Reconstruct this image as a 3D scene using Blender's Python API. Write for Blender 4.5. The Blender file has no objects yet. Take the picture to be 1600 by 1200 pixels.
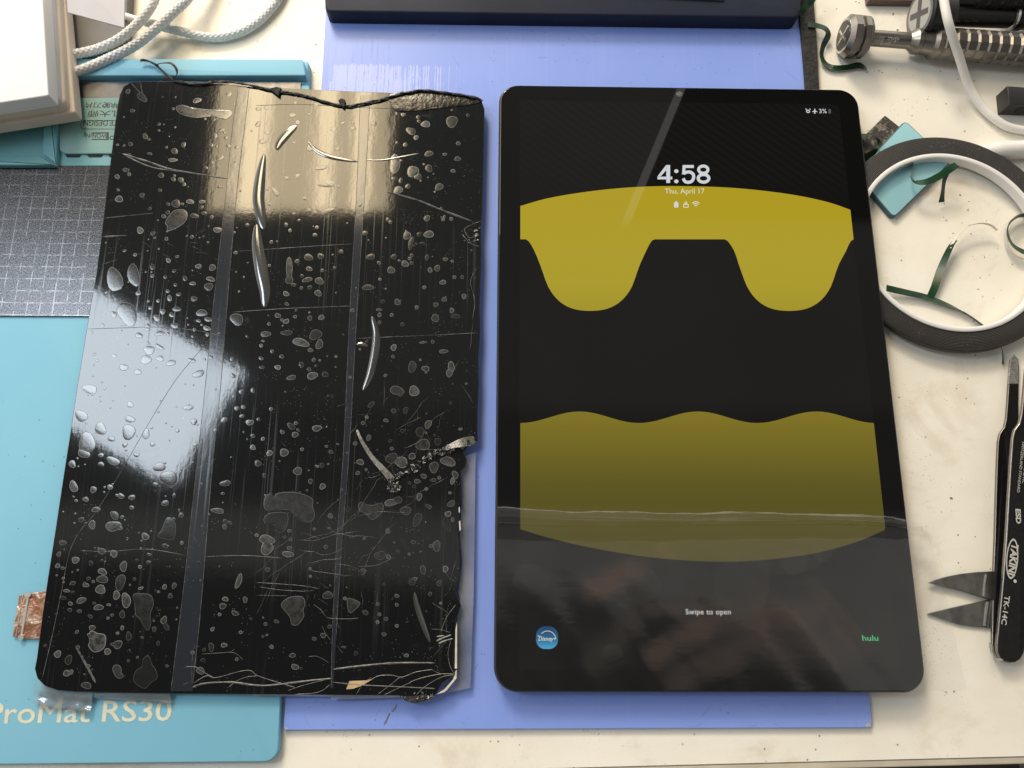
import bpy, bmesh, math, random
from mathutils import Vector, Matrix, Euler
rnd = random.Random(7)
sc = bpy.context.scene
COL = sc.collection

# ------------------------------------------------------------------ camera
F = 1150.0                                   # focal length in pixels of the 1600 px wide photograph
ZT = 0.0095                                  # height of the tablet's glass over the bench
CAM = Vector((-0.0822, -0.0821, 0.3028 + ZT))
ROT = Euler((math.radians(13.21), math.radians(-0.90), math.radians(0.23)), 'XYZ')
cd = bpy.data.cameras.new('camera'); cam = bpy.data.objects.new('camera', cd); COL.objects.link(cam)
cam.location = CAM; cam.rotation_euler = ROT
cd.sensor_width = 36.0; cd.lens = 36.0 * F / 1600.0; cd.clip_start = 0.01; cd.clip_end = 30
sc.camera = cam
RM = ROT.to_matrix()

def P(px, py, z=0.0):
    """where the sight line through a photo pixel meets the level z"""
    d = RM @ Vector(((px - 800) / F, (600 - py) / F, -1.0))
    t = (z - CAM.z) / d.z
    return CAM + d * t

def mirror_point(px, py, zs, H):
    """where the sight line, mirrored in a glossy surface at level zs, meets the level H"""
    p = P(px, py, zs); d = p - CAM
    t = (H - zs) / (-d.z)
    return Vector((p.x + d.x * t, p.y + d.y * t, H))

# ------------------------------------------------------------------ node helper
class NT:
    def __init__(s, tree): s.t = tree; s.n = tree.nodes; s.l = tree.links
    def new(s, typ, **kw):
        n = s.n.new(typ)
        for k, v in kw.items(): setattr(n, k, v)
        return n
    def link(s, a, b): s.l.new(a, b)
    def put(s, sock, v):
        if isinstance(v, bpy.types.NodeSocket): s.l.new(v, sock)
        else: sock.default_value = v
    def m(s, op, a, b=0.0, c=None, clamp=False):
        n = s.new('ShaderNodeMath', operation=op); n.use_clamp = clamp
        s.put(n.inputs[0], a); s.put(n.inputs[1], b)
        if c is not None: s.put(n.inputs[2], c)
        return n.outputs[0]
    def step(s, x, lo, hi):
        n = s.new('ShaderNodeMapRange', interpolation_type='SMOOTHSTEP')
        s.put(n.inputs[0], x); n.inputs[1].default_value = lo; n.inputs[2].default_value = hi
        return n.outputs[0]
    def mixf(s, f, a, b):
        n = s.new('ShaderNodeMix', data_type='FLOAT'); s.put(n.inputs[0], f); s.put(n.inputs[2], a); s.put(n.inputs[3], b)
        return n.outputs[0]
    def mixc(s, f, a, b, mode='MIX'):
        n = s.new('ShaderNodeMix', data_type='RGBA', blend_type=mode); s.put(n.inputs[0], f)
        for i, v in ((6, a), (7, b)):
            if isinstance(v, tuple): v = (v[0], v[1], v[2], 1)
            s.put(n.inputs[i], v)
        return n.outputs[2]
    def ramp(s, x, stops):
        n = s.new('ShaderNodeValToRGB'); s.put(n.inputs[0], x)
        e = n.color_ramp.elements
        while len(e) < len(stops): e.new(0.5)
        for i, (p, c) in enumerate(stops):
            e[i].position = p; e[i].color = (c[0], c[1], c[2], 1) if isinstance(c, tuple) else (c, c, c, 1)
        return n.outputs[0]
    def coord(s, scale=(1, 1, 1), kind='Object'):
        t = s.new('ShaderNodeTexCoord'); mp = s.new('ShaderNodeMapping'); mp.inputs['Scale'].default_value = scale
        s.link(t.outputs[kind], mp.inputs[0]); return mp.outputs[0]
    def noise(s, vec, scale, detail=4, rough=0.55, dist=0.0):
        n = s.new('ShaderNodeTexNoise'); s.link(vec, n.inputs['Vector'])
        n.inputs['Scale'].default_value = scale; n.inputs['Detail'].default_value = detail
        n.inputs['Roughness'].default_value = rough; n.inputs['Distortion'].default_value = dist
        return n.outputs[0]
    def voro(s, vec, scale, out='Distance', feature='F1'):
        n = s.new('ShaderNodeTexVoronoi', feature=feature); s.link(vec, n.inputs['Vector']); n.inputs['Scale'].default_value = scale
        return n.outputs[out]
    def bump(s, h, strength, dist=0.0002, normal=None):
        n = s.new('ShaderNodeBump'); s.put(n.inputs['Height'], h); n.inputs['Strength'].default_value = strength
        n.inputs['Distance'].default_value = dist
        if normal is not None: s.link(normal, n.inputs['Normal'])
        return n.outputs[0]

def newmat(name):
    m = bpy.data.materials.new(name); m.use_nodes = True
    t = NT(m.node_tree); b = m.node_tree.nodes['Principled BSDF']
    return m, t, b

def mat(name, col, rough=0.5, metal=0.0, spec=0.5, vary=0.0, vscale=60, bump=0.0, bscale=900, bdist=0.0002, specks=0.0, col2=None, coat=0.0, emit=None, estr=1.0):
    m, t, b = newmat(name)
    c = t.coord()
    b.inputs['Metallic'].default_value = metal
    b.inputs['Specular IOR Level'].default_value = spec
    b.inputs['Coat Weight'].default_value = coat; b.inputs['Coat Roughness'].default_value = 0.05
    n = t.noise(c, vscale, 5)
    k = t.step(n, 0.3, 0.7)
    lo = col2 if col2 else tuple(x * (1 - vary) for x in col)
    base = t.mixc(k, lo, col)
    if specks:
        sp = t.voro(c, 420); big = t.noise(c, 45, 2)
        mask = t.m('MULTIPLY', t.m('LESS_THAN', sp, 0.09), t.step(big, 0.47, 0.6))
        base = t.mixc(t.m('MULTIPLY', mask, specks), base, (0.03, 0.025, 0.02))
    t.put(b.inputs['Base Color'], base)
    t.put(b.inputs['Roughness'], t.mixf(k, min(1, rough * 1.15), rough))
    if bump: t.put(b.inputs['Normal'], t.bump(t.noise(c, bscale, 3), bump, bdist))
    if emit: 
        b.inputs['Emission Color'].default_value = (*emit, 1); b.inputs['Emission Strength'].default_value = estr
    return m

# ------------------------------------------------------------------ light
world = bpy.data.worlds.new('World'); sc.world = world; world.use_nodes = True
w = NT(world.node_tree); bg = world.node_tree.nodes['Background']
tc = w.new('ShaderNodeTexCoord'); sx = w.new('ShaderNodeSeparateXYZ'); w.link(tc.outputs['Generated'], sx.inputs[0])
dz = w.m('MAXIMUM', sx.outputs[2], 0.02)
U = w.m('DIVIDE', sx.outputs[0], dz); V = w.m('DIVIDE', sx.outputs[1], dz)     # where a direction meets the ceiling
RAD = w.m('SQRT', w.m('ADD', w.m('MULTIPLY', U, U), w.m('MULTIPLY', V, V)))
def uv_of(px, py):
    d = P(px, py, ZT) - CAM
    return d.x / -d.z, d.y / -d.z
def side(p, q, soft):                        # 1 on the right hand of the line p->q on the ceiling
    (a, b_), (c, d) = uv_of(*p), uv_of(*q)
    L = math.hypot(c - a, d - b_); nx, ny = (d - b_) / L, -(c - a) / L
    e = w.m('ADD', w.m('ADD', w.m('MULTIPLY', U, nx), w.m('MULTIPLY', V, ny)), -(a * nx + b_ * ny))
    return w.step(e, -soft, soft), e
walls = w.step(RAD, 0.98, 1.45)
ceil = 0.21
s1, e1 = side((990, 330), (1068, 140), 0.006)             # doorway edge: dark beyond it
s2, _ = side((990, 347), (1200, 347), 0.012)              # 1 below
dark = w.m('MULTIPLY', s1, w.m('SUBTRACT', 1.0, s2))
c1 = w.mixf(dark, ceil, 0.02)
pole = w.m('MULTIPLY', w.m('LESS_THAN', w.m('ABSOLUTE', w.m('ADD', e1, 0.004)), 0.006), w.m('SUBTRACT', 1.0, s2))
c1 = w.mixf(pole, c1, 1.0)
s3, _ = side((780, 637), (1300, 640), 0.02)
c1 = w.mixf(s3, c1, 0.12)
s3b, _ = side((780, 800), (1400, 812), 0.02)
c1 = w.mixf(s3b, c1, 0.46)
s4, _ = side((790, 925), (1230, 962), 0.02)
s5, _ = side((1345, 1110), (1200, 930), 0.02)             # photographer's dark clothes
s5 = w.m('SUBTRACT', 1.0, s5)
body = w.m('MULTIPLY', s4, w.m('SUBTRACT', 1.0, s5))
body = w.m('MULTIPLY', s4, side((1180, 900), (1345, 1110), 0.02)[0])
c1 = w.mixf(body, c1, 0.05)
nz = w.new('ShaderNodeTexNoise'); w.link(tc.outputs['Generated'], nz.inputs['Vector']); nz.inputs['Scale'].default_value = 5; nz.inputs['Detail'].default_value = 2
c1 = w.m('MULTIPLY', c1, w.mixf(nz.outputs[0], 0.75, 1.25))
lum = w.mixf(walls, c1, w.m('MAXIMUM', w.m('ADD', 0.85, w.m('ADD', w.m('MULTIPLY', sx.outputs[1], 1.0), w.m('MULTIPLY', sx.outputs[0], -0.5))), 0.3))
def capsule(p, q, rpx, soft=.7):
    (a0, b0), (a1, b1) = uv_of(*p), uv_of(*q); L2 = (a1 - a0) ** 2 + (b1 - b0) ** 2; rr0 = uv_of(900 + rpx, 950)[0] - uv_of(900, 950)[0]
    du = w.m('SUBTRACT', U, a0); dv = w.m('SUBTRACT', V, b0)
    tt = w.m('DIVIDE', w.m('ADD', w.m('MULTIPLY', du, a1 - a0), w.m('MULTIPLY', dv, b1 - b0)), L2, clamp=True)
    ex = w.m('SUBTRACT', du, w.m('MULTIPLY', tt, a1 - a0)); ey = w.m('SUBTRACT', dv, w.m('MULTIPLY', tt, b1 - b0))
    dd = w.m('SQRT', w.m('ADD', w.m('MULTIPLY', ex, ex), w.m('MULTIPLY', ey, ey)))
    return w.m('SUBTRACT', 1.0, w.step(dd, rr0 * (1 - soft), rr0 * (1 + soft)))
hand = None                                   # the photographer's fingers around the phone overhead
for p_, q_, r_, k_ in (((925, 922), (1000, 885), 17, .8), ((1012, 952), (1110, 955), 9, .7), ((1025, 1022), (1120, 968), 17, .9), ((1120, 968), (1260, 965), 24, .7), ((1065, 1062), (1190, 1000), 20, .6), ((1190, 1000), (1300, 1010), 34, .45), ((930, 1040), (985, 960), 20, .35)):
    cpl = w.m('MULTIPLY', capsule(p_, q_, r_), k_); hand = cpl if hand is None else w.m('MAXIMUM', hand, cpl)
lum = w.m('ADD', lum, w.m('MULTIPLY', hand, 0.55))
colr = w.mixc(walls, (1.0, 0.97, 0.90), (1.0, 0.95, 0.88))
colr = w.mixc(hand, colr, (1.0, 0.62, 0.45)); w.put(bg.inputs['Color'], colr); w.put(bg.inputs['Strength'], lum)

def area(name, corner_a, corner_b, corner_c, radiance, col, bands=None):
    """rectangular lamp: b is the shared corner of the sides b-a and b-c"""
    ux = corner_a - corner_b; uy = corner_c - corner_b
    sx_, sy_ = ux.length, uy.length
    ld = bpy.data.lights.new(name, 'AREA'); ld.shape = 'RECTANGLE'; ld.size = sx_; ld.size_y = sy_
    ld.energy = radiance * math.pi * sx_ * sy_; ld.color = col
    o = bpy.data.objects.new(name, ld); COL.objects.link(o)
    o.location = (corner_a + corner_c) / 2; o.rotation_euler = (0, 0, math.atan2(ux.y, ux.x))
    if bands:
        ld.use_nodes = True; t = NT(ld.node_tree); em = ld.node_tree.nodes['Emission']
        g = t.new('ShaderNodeNewGeometry'); s = t.new('ShaderNodeSeparateXYZ'); t.link(g.outputs['Parametric'], s.inputs[0])
        t.put(em.inputs['Strength'], t.ramp(s.outputs[0], bands))
    return o
rl = bpy.data.lights.new('added_back_light', 'AREA'); rl.shape = 'RECTANGLE'; rl.size = 0.5; rl.size_y = 0.35; rl.energy = 22.0; rl.color = (1.0, 0.93, 0.82)  # unseen lamp added far behind the bench to deepen the shadows
ro = bpy.data.objects.new('added_back_light', rl); COL.objects.link(ro); ro.location = (-0.75, 1.65, 1.15)
ro.rotation_euler = (Vector((0, 0, 0)) - Vector(ro.location)).to_track_quat('-Z', 'Y').to_euler()
ZS = 0.0074                                  # top of the broken panel
HL = 0.85
a = mirror_point(382, 582, ZS, HL); b = mirror_point(268, 758, ZS, HL); d = a - b
n = Vector((-d.y, d.x, 0)).normalized()
c = b + n * (mirror_point(-60, 540, ZS, HL) - b).length
area('window_light', a, b, c, 14.5, (0.80, 0.90, 1.0))
HW = 1.0
a = mirror_point(608, 330, ZS, HW); b = mirror_point(325, 330, ZS, HW); d = a - b
c = b + Vector((-d.y, d.x, 0)).normalized() * 1.15
area('panel_light', a, b, c, 19.0, (1.0, 0.80, 0.50), [(0.0, .45), (.14, .45), (.17, 1.0), (.27, 1.0), (.33, .5), (.56, .5), (.6, 1.0), (.66, 1.0), (.70, .45), (.78, .5), (.8, 1.), (.86, 1.), (.9, .42), (1.0, .42)])

sc.view_settings.view_transform = 'Standard'; sc.view_settings.look = 'None'
sc.view_settings.exposure = 0.0; sc.view_settings.gamma = 1.0; sc.view_settings.use_curve_mapping = False
sc.cycles.max_bounces = 8; sc.cycles.transparent_max_bounces = 12
sc.cycles.caustics_reflective = False; sc.cycles.caustics_refractive = False

# ------------------------------------------------------------------ geometry helpers (all in world metres)
def xy(pts, z): return [(P(*p[:2], z).x, P(*p[:2], z).y) for p in pts]
def smooth(pts, n=6, closed=True):
    out = []; N = len(pts); R = range(N) if closed else range(N - 1)
    for i in R:
        if closed: p0, p1, p2, p3 = pts[i - 1], pts[i], pts[(i + 1) % N], pts[(i + 2) % N]
        else: p0, p1, p2, p3 = pts[max(i - 1, 0)], pts[i], pts[i + 1], pts[min(i + 2, N - 1)]
        for k in range(n):
            t = k / n
            out.append(tuple(0.5 * (2 * b + (c - a) * t + (2 * a - 5 * b + 4 * c - d) * t * t + (3 * b - a - 3 * c + d) * t ** 3) for a, b, c, d in zip(p0, p1, p2, p3)))
    if not closed: out.append(tuple(pts[-1]))
    return out
def rounded(pts, r, seg=8):
    """2-D polygon with rounded corners; r one radius or a list"""
    out = []; N = len(pts)
    for i in range(N):
        ri = r[i] if isinstance(r, (list, tuple)) else r
        p = Vector(pts[i][:2]); a = (Vector(pts[i - 1][:2]) - p); b = (Vector(pts[(i + 1) % N][:2]) - p)
        if ri <= 0: out.append(tuple(p)); continue
        a.normalize(); b.normalize(); ang = a.angle(b); d = ri / math.tan(ang / 2)
        c = p + (a + b).normalized() * (ri / math.sin(ang / 2))
        s = p + a * d - c; e = p + b * d - c
        a0 = math.atan2(s.y, s.x); a1 = math.atan2(e.y, e.x); da = (a1 - a0 + math.pi) % (2 * math.pi) - math.pi
        for k in range(seg + 1):
            t = a0 + da * k / seg; out.append((c.x + ri * math.cos(t), c.y + ri * math.sin(t)))
    return out
def area2(p): return sum(p[i - 1][0] * p[i][1] - p[i][0] * p[i - 1][1] for i in range(len(p)))
def inset(p, d):
    out = []; N = len(p)
    for i in range(N):
        a, b, c = Vector(p[i - 1]), Vector(p[i]), Vector(p[(i + 1) % N])
        u = (b - a); v = (c - b)
        if u.length < 1e-9 or v.length < 1e-9: out.append(tuple(b)); continue
        u.normalize(); v.normalize()
        n = Vector((-u.y - v.y, u.x + v.x)); L = n.length
        if L < 0.3: out.append(tuple(b)); continue
        n = n / L; k = 1 / max(0.5, n.dot(Vector((-u.y, u.x))))
        out.append(tuple(b + n * d * k))
    return out
class M:
    def __init__(s): s.v = []; s.f = []; s.mi = []
    def add(s, v, f, mi=0):
        o = len(s.v); s.v += [tuple(x) for x in v]; s.f += [tuple(i + o for i in q) for q in f]
        s.mi += [mi] * len(f) if isinstance(mi, int) else mi; return s
    def prism(s, poly, z0, z1, bev=0.0, mi=0, side_mi=None, steps=3, topz=None):
        """poly: world xy; topz: optional function(x,y) added to every height"""
        if area2(poly) < 0: poly = poly[::-1]
        N = len(poly); rings = [(poly, z0)]
        if bev > 0:
            for k in range(steps + 1):
                t = math.pi / 2 * k / steps
                rings.append((inset(poly, bev * (1 - math.cos(t))) if k else poly, z1 - bev + bev * math.sin(t)))
        else: rings.append((poly, z1))
        v = []; f = []; g = topz or (lambda x, y: 0)
        for r, z in rings: v += [(x, y, z + g(x, y)) for x, y in r]
        for j in range(len(rings) - 1):
            for i in range(N):
                k = (i + 1) % N; f.append((j * N + i, j * N + k, (j + 1) * N + k, (j + 1) * N + i))
        ns = len(f)
        f.append(tuple(range((len(rings) - 1) * N, len(rings) * N))); f.append(tuple(reversed(range(N))))
        sm = mi if side_mi is None else side_mi
        return s.add(v, f, [sm] * ns + [mi, sm])
    def sheet(s, poly, z, mi=0):
        if area2(poly) < 0: poly = poly[::-1]
        return s.add([(x, y, z) for x, y in poly], [tuple(range(len(poly)))], mi)
    def box(s, a, b, mi=0):
        return s.prism([(a[0], a[1]), (b[0], a[1]), (b[0], b[1]), (a[0], b[1])], a[2], b[2], 0, mi)
    def tube(s, pts, r, seg=12, mi=0, n=6, mod=None, cap=True):
        q = [Vector(p) for p in (smooth([tuple(p) for p in pts], n, False) if n > 1 else pts)]
        K = len(q); v = []; f = []
        up = Vector((0, 0, 1)); dist = 0
        for i, p in enumerate(q):
            t = (q[min(i + 1, K - 1)] - q[max(i - 1, 0)]).normalized()
            if i: dist += (p - q[i - 1]).length
            a = t.cross(up)
            if a.length < 0.05: a = t.cross(Vector((0, 1, 0)))
            a.normalize(); b = a.cross(t)
            ri = r(i / (K - 1)) if callable(r) else r
            for k in range(seg):
                th = 2 * math.pi * k / seg; rr = ri * (mod(th, dist) if mod else 1)
                v.append(p + (a * math.cos(th) + b * math.sin(th)) * rr)
        for i in range(K - 1):
            for k in range(seg):
                l = (k + 1) % seg; f.append((i * seg + k, i * seg + l, (i + 1) * seg + l, (i + 1) * seg + k))
        if cap: f.append(tuple(range(seg))[::-1]); f.append(tuple(range((K - 1) * seg, K * seg)))
        return s.add(v, f, mi)
    def ribbon(s, pts, width, thick=0.00015, mi=0, n=8):
        """pts: (x,y,z,tilt degrees): 0 lies flat, 90 stands on its edge"""
        q = smooth(pts, n, False); K = len(q); v = []; f = []
        for i, p in enumerate(q):
            a = Vector(q[min(i + 1, K - 1)][:3]); b = Vector(q[max(i - 1, 0)][:3]); t = (a - b).normalized()
            h = t.cross(Vector((0, 0, 1))); h = h.normalized() if h.length > 1e-6 else Vector((1, 0, 0))
            u = h.cross(t); an = math.radians(p[3]); wd = h * math.cos(an) + u * math.sin(an); nn = wd.cross(t).normalized()
            c = Vector(p[:3]); wv = width(i / (K - 1)) if callable(width) else width
            for sw, sn in ((-1, -1), (1, -1), (1, 1), (-1, 1)): v.append(c + wd * sw * wv / 2 + nn * sn * thick / 2)
        for i in range(K - 1):
            for k in range(4):
                l = (k + 1) % 4; f.append((i * 4 + k, i * 4 + l, i * 4 + 4 + l, i * 4 + 4 + k))
        f.append((3, 2, 1, 0)); o = (K - 1) * 4; f.append((o, o + 1, o + 2, o + 3))
        return s.add(v, f, mi)
    def lathe(s, origin, axis, prof, seg=24, mi=0, phase=0.0, tilt_up=Vector((0, 0, 1))):
        """prof: (distance along the axis, radius[, material])"""
        ax = axis.normalized()
        if abs(ax.z) > .99: tilt_up = Vector((0, 1, 0))
        a = ax.cross(tilt_up).normalized(); b = a.cross(ax); v = []; f = []; ml = []
        for pr in prof:
            for k in range(seg):
                th = phase + 2 * math.pi * k / seg
                v.append(origin + ax * pr[0] + (a * math.cos(th) + b * math.sin(th)) * pr[1])
        for j in range(len(prof) - 1):
            for k in range(seg):
                l = (k + 1) % seg; f.append((j * seg + k, (j + 1) * seg + k, (j + 1) * seg + l, j * seg + l)); ml.append(prof[j + 1][2] if len(prof[j + 1]) > 2 else mi)
        f.append(tuple(range(seg))); f.append(tuple(range((len(prof) - 1) * seg, len(prof) * seg))[::-1]); ml += [mi, mi]
        return s.add(v, f, ml)
    def grid(s, x0, x1, y0, y1, nx, ny, zf, mi=0):
        v = []; f = []
        for j in range(ny + 1):
            for i in range(nx + 1):
                x = x0 + (x1 - x0) * i / nx; y = y0 + (y1 - y0) * j / ny; v.append((x, y, zf(x, y)))
        for j in range(ny):
            for i in range(nx):
                k = j * (nx + 1) + i; f.append((k, k + 1, k + nx + 2, k + nx + 1))
        return s.add(v, f, mi)
    def line(s, pts, z, wd, mi=0, n=5):
        wd = wd * (0.62 if wd < .0005 else 0.8)
        """a thin flat raised stroke through photo pixels at level z; wd in metres"""
        q = smooth(pts, n, False) if n > 1 else pts
        q = [P(p[0], p[1], z) for p in q]; K = len(q); v = []; f = []
        for i in range(K):
            t = (q[min(i + 1, K - 1)] - q[max(i - 1, 0)])
            if t.length < 1e-9: t = Vector((1, 0, 0))
            t.normalize(); h = Vector((-t.y, t.x, 0)) * wd * (0.5 if 0 < i < K - 1 else 0.12) * (0.7 + 0.6 * rnd.random())
            v += [q[i] - h, q[i] + Vector((0, 0, wd * 0.25)), q[i] + h]
        for i in range(K - 1):
            a = i * 3; f += [(a, a + 3, a + 4, a + 1), (a + 1, a + 4, a + 5, a + 2)]
        return s.add(v, f, mi)

def props(o, label=None, cat=None, group=None, kind=None):
    for k, v in (('label', label), ('category', cat), ('group', group), ('kind', kind)):
        if v: o[k] = v
    return o
def thing(name, label, cat, at, group=None):
    o = bpy.data.objects.new(name, None); COL.objects.link(o); o.location = at; o.empty_display_size = 0.01
    return props(o, label, cat, group)
def worldloc(o):
    v = Vector(o.location)
    while o.parent: o = o.parent; v += Vector(o.location)
    return v
def build(name, m, mats, parent=None, at=None, smooth_=False, flat_angle=40, label=None, kind=None, cat=None, group=None):
    me = bpy.data.meshes.new(name)
    off = worldloc(parent) if parent else Vector(at if at is not None else (0, 0, 0))
    me.from_pydata([tuple(Vector(v) - off) for v in m.v], [], m.f)
    if not isinstance(mats, (list, tuple)): mats = [mats]
    for q in mats: me.materials.append(q)
    for p, i in zip(me.polygons, m.mi): p.material_index = i
    me.update()
    bm = bmesh.new(); bm.from_mesh(me); bmesh.ops.recalc_face_normals(bm, faces=bm.faces) if smooth_ != 'keep' else None
    bm.to_mesh(me); bm.free()
    if smooth_:
        me.polygons.foreach_set('use_smooth', [True] * len(me.polygons))
        try: me.set_sharp_from_angle(angle=math.radians(flat_angle))
        except Exception: pass
    o = bpy.data.objects.new(name, me); COL.objects.link(o)
    if parent: o.parent = parent
    else: o.location = off
    return props(o, label, cat, group, kind)

def text_mesh(s, p0, p1, height=None, z=0.0, bold=0.0, flip=False, zf=None, shear=0.0, spacing=1.0):
    """the string's outline laid from world point p0 to p1 (its baseline); height in metres or None for natural"""
    cu = bpy.data.curves.new('lettering', 'FONT'); cu.body = s; cu.size = 1.0; cu.offset = bold; cu.resolution_u = 3; cu.shear = shear; cu.space_character = spacing
    o = bpy.data.objects.new('lettering', cu); COL.objects.link(o)
    dg = bpy.context.evaluated_depsgraph_get(); dg.update()
    me = bpy.data.meshes.new_from_object(o.evaluated_get(dg))
    vs = [v.co.copy() for v in me.vertices]; fs = [tuple(p.vertices) for p in me.polygons]
    bpy.data.objects.remove(o); bpy.data.curves.remove(cu); bpy.data.meshes.remove(me)
    m = M()
    if not vs: return m
    x0 = min(v.x for v in vs); x1 = max(v.x for v in vs)
    p0 = Vector(p0[:2]); p1 = Vector(p1[:2]); d = p1 - p0; k = d.length / (x1 - x0); d.normalize(); nrm = Vector((-d.y, d.x)) * (-1 if flip else 1)
    ky = k
    if height: ky = height / 0.70
    out = []
    for v in vs:
        q = p0 + d * (v.x - x0) * k + nrm * v.y * ky
        out.append((q.x, q.y, (zf(q.x, q.y) if zf else z)))
    return m.add(out, fs)
def mmpx(px, py, z=0): return (P(px + 1, py, z) - P(px, py, z)).length

# ------------------------------------------------------------------ materials
m_table, t, b = newmat('cream_laminate')
c = t.coord()
base = t.mixc(t.step(t.noise(c, 9, 5, 0.6), 0.35, 0.7), (0.88, 0.85, 0.765), (0.80, 0.745, 0.64))
base = t.mixc(t.m('MULTIPLY', t.step(t.noise(c, 26, 6, 0.65, 0.6), 0.54, 0.70), 0.42), base, (0.58, 0.48, 0.36))
grain = t.noise(c, 900, 3, 0.6)
base = t.mixc(t.m('MULTIPLY', t.step(grain, 0.55, 0.75), 0.13), base, (0.52, 0.45, 0.35))
def speck(scale, rad, lo, hi, seed):
    cc = t.coord(); mp = t.new('ShaderNodeMapping'); mp.inputs['Location'].default_value = (seed, seed * 2, 0); t.link(cc, mp.inputs[0])
    vv = t.voro(mp.outputs[0], scale); msk = t.noise(mp.outputs[0], 22, 4, 0.6)
    dn = t.noise(mp.outputs[0], 900, 2)
    return t.m('MULTIPLY', t.m('LESS_THAN', t.m('ADD', vv, t.m('MULTIPLY', dn, 0.06)), rad), t.step(msk, lo, hi))
k = t.m('MAXIMUM', speck(230, 0.115, 0.52, 0.56, 0.3), t.m('MULTIPLY', speck(620, 0.15, 0.56, 0.62, 1.7), 0.75))
k = t.m('MAXIMUM', k, t.m('MULTIPLY', speck(900, 0.2, 0.58, 0.66, 7.3), 0.6))
k = t.m('MAXIMUM', k, t.m('MULTIPLY', speck(110, 0.075, 0.46, 0.5, 4.1), 0.9))
base = t.mixc(t.m('MULTIPLY', k, 0.8), base, (0.10, 0.075, 0.05))
t.put(b.inputs['Base Color'], base); b.inputs['Roughness'].default_value = 0.42; b.inputs['Specular IOR Level'].default_value = 0.35
t.put(b.inputs['Normal'], t.bump(t.m('ADD', t.noise(c, 28, 3), t.m('MULTIPLY', grain, 0.05)), 0.5, 0.0012))

m_edge = mat('edge_band', (0.62, 0.56, 0.45), 0.5, vary=0.2, specks=0.5)
m_gap = mat('seam_shadow', (0.03, 0.03, 0.04), 0.8)
m_floor = mat('grey_floor', (0.16, 0.155, 0.15), 0.7, vary=0.25, vscale=30, bump=0.3, specks=0.3)
m_frame = mat('dark_frame', (0.035, 0.03, 0.022), 0.6, vary=0.3)

# periwinkle work mat with scuffs
m_mat, t, b = newmat('periwinkle_mat')
c = t.coord()
base = t.mixc(t.step(t.noise(c, 12, 4), 0.35, 0.7), (0.215, 0.32, 0.78), (0.245, 0.35, 0.80))
g = t.new('ShaderNodeSeparateXYZ'); t.link(c, g.inputs[0])
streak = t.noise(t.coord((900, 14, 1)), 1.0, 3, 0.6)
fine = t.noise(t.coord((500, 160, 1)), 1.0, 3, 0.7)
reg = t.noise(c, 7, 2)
# lamp sheen on the scratches near the top left, painted into the colour
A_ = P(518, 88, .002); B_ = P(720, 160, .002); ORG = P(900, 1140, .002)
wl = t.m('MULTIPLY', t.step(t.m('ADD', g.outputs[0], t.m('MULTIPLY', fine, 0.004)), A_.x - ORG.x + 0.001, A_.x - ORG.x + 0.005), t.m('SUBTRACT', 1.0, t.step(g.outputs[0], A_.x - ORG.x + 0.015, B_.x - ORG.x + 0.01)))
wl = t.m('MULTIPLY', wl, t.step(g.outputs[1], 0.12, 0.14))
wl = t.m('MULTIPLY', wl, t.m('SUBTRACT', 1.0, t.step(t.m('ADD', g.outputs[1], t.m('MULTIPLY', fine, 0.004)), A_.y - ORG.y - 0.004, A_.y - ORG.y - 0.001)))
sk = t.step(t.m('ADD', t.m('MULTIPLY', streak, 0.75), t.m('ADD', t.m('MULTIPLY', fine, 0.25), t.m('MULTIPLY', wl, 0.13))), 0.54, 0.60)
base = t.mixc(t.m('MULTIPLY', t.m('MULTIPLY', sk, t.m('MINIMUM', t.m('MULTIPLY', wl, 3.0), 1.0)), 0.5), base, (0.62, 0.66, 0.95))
base = t.mixc(t.m('MULTIPLY', t.step(streak, 0.55, 0.75), 0.12), base, (0.45, 0.52, 0.9))
vv = t.voro(c, 300); base = t.mixc(t.m('MULTIPLY', t.m('MULTIPLY', t.m('LESS_THAN', vv, 0.09), t.step(t.noise(c, 30, 3), 0.5, 0.55)), 0.6), base, (0.07, 0.09, 0.25))
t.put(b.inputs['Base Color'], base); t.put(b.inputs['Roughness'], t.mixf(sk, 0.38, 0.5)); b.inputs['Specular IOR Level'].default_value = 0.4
t.put(b.inputs['Normal'], t.bump(t.m('ADD', streak, t.noise(c, 1200, 2)), 0.12, 0.0002))

m_teal, t, b = newmat('sky_blue_silicone')
c = t.coord()
base = t.mixc(t.step(t.noise(c, 10, 4), 0.35, 0.7), (0.19, 0.46, 0.62), (0.22, 0.50, 0.65))
base = t.mixc(t.m('MULTIPLY', t.step(t.noise(t.coord((1, 2.2, 1)), 42, 5, 0.65, 0.4), 0.63, 0.76), 0.3), base, (0.10, 0.26, 0.36))
vv = t.voro(c, 190); base = t.mixc(t.m('MULTIPLY', t.m('MULTIPLY', t.m('LESS_THAN', vv, 0.07), t.step(t.noise(c, 30, 3), 0.5, 0.55)), 0.6), base, (0.05, 0.12, 0.17))
t.put(b.inputs['Base Color'], base); b.inputs['Roughness'].default_value = 0.55; b.inputs['Specular IOR Level'].default_value = 0.35
t.put(b.inputs['Normal'], t.bump(t.noise(c, 1500, 2), 0.1, 0.0001))
m_tealdark = mat('teal_plastic', (0.12, 0.32, 0.355), 0.45, vary=0.12, vscale=25, bump=0.1)
m_case = mat('sage_plastic', (0.17, 0.32, 0.30), 0.5, vary=0.08, vscale=25, bump=0.1)  # base colour darkened to carry the white box's shadow
m_hole = mat('recess_black', (0.01, 0.015, 0.018), 0.7)
m_ink = mat('black_ink', (0.012, 0.014, 0.016), 0.5)
m_cream_ink = mat('cream_print', (0.66, 0.66, 0.52), 0.6, vary=0.12, vscale=300)

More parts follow.
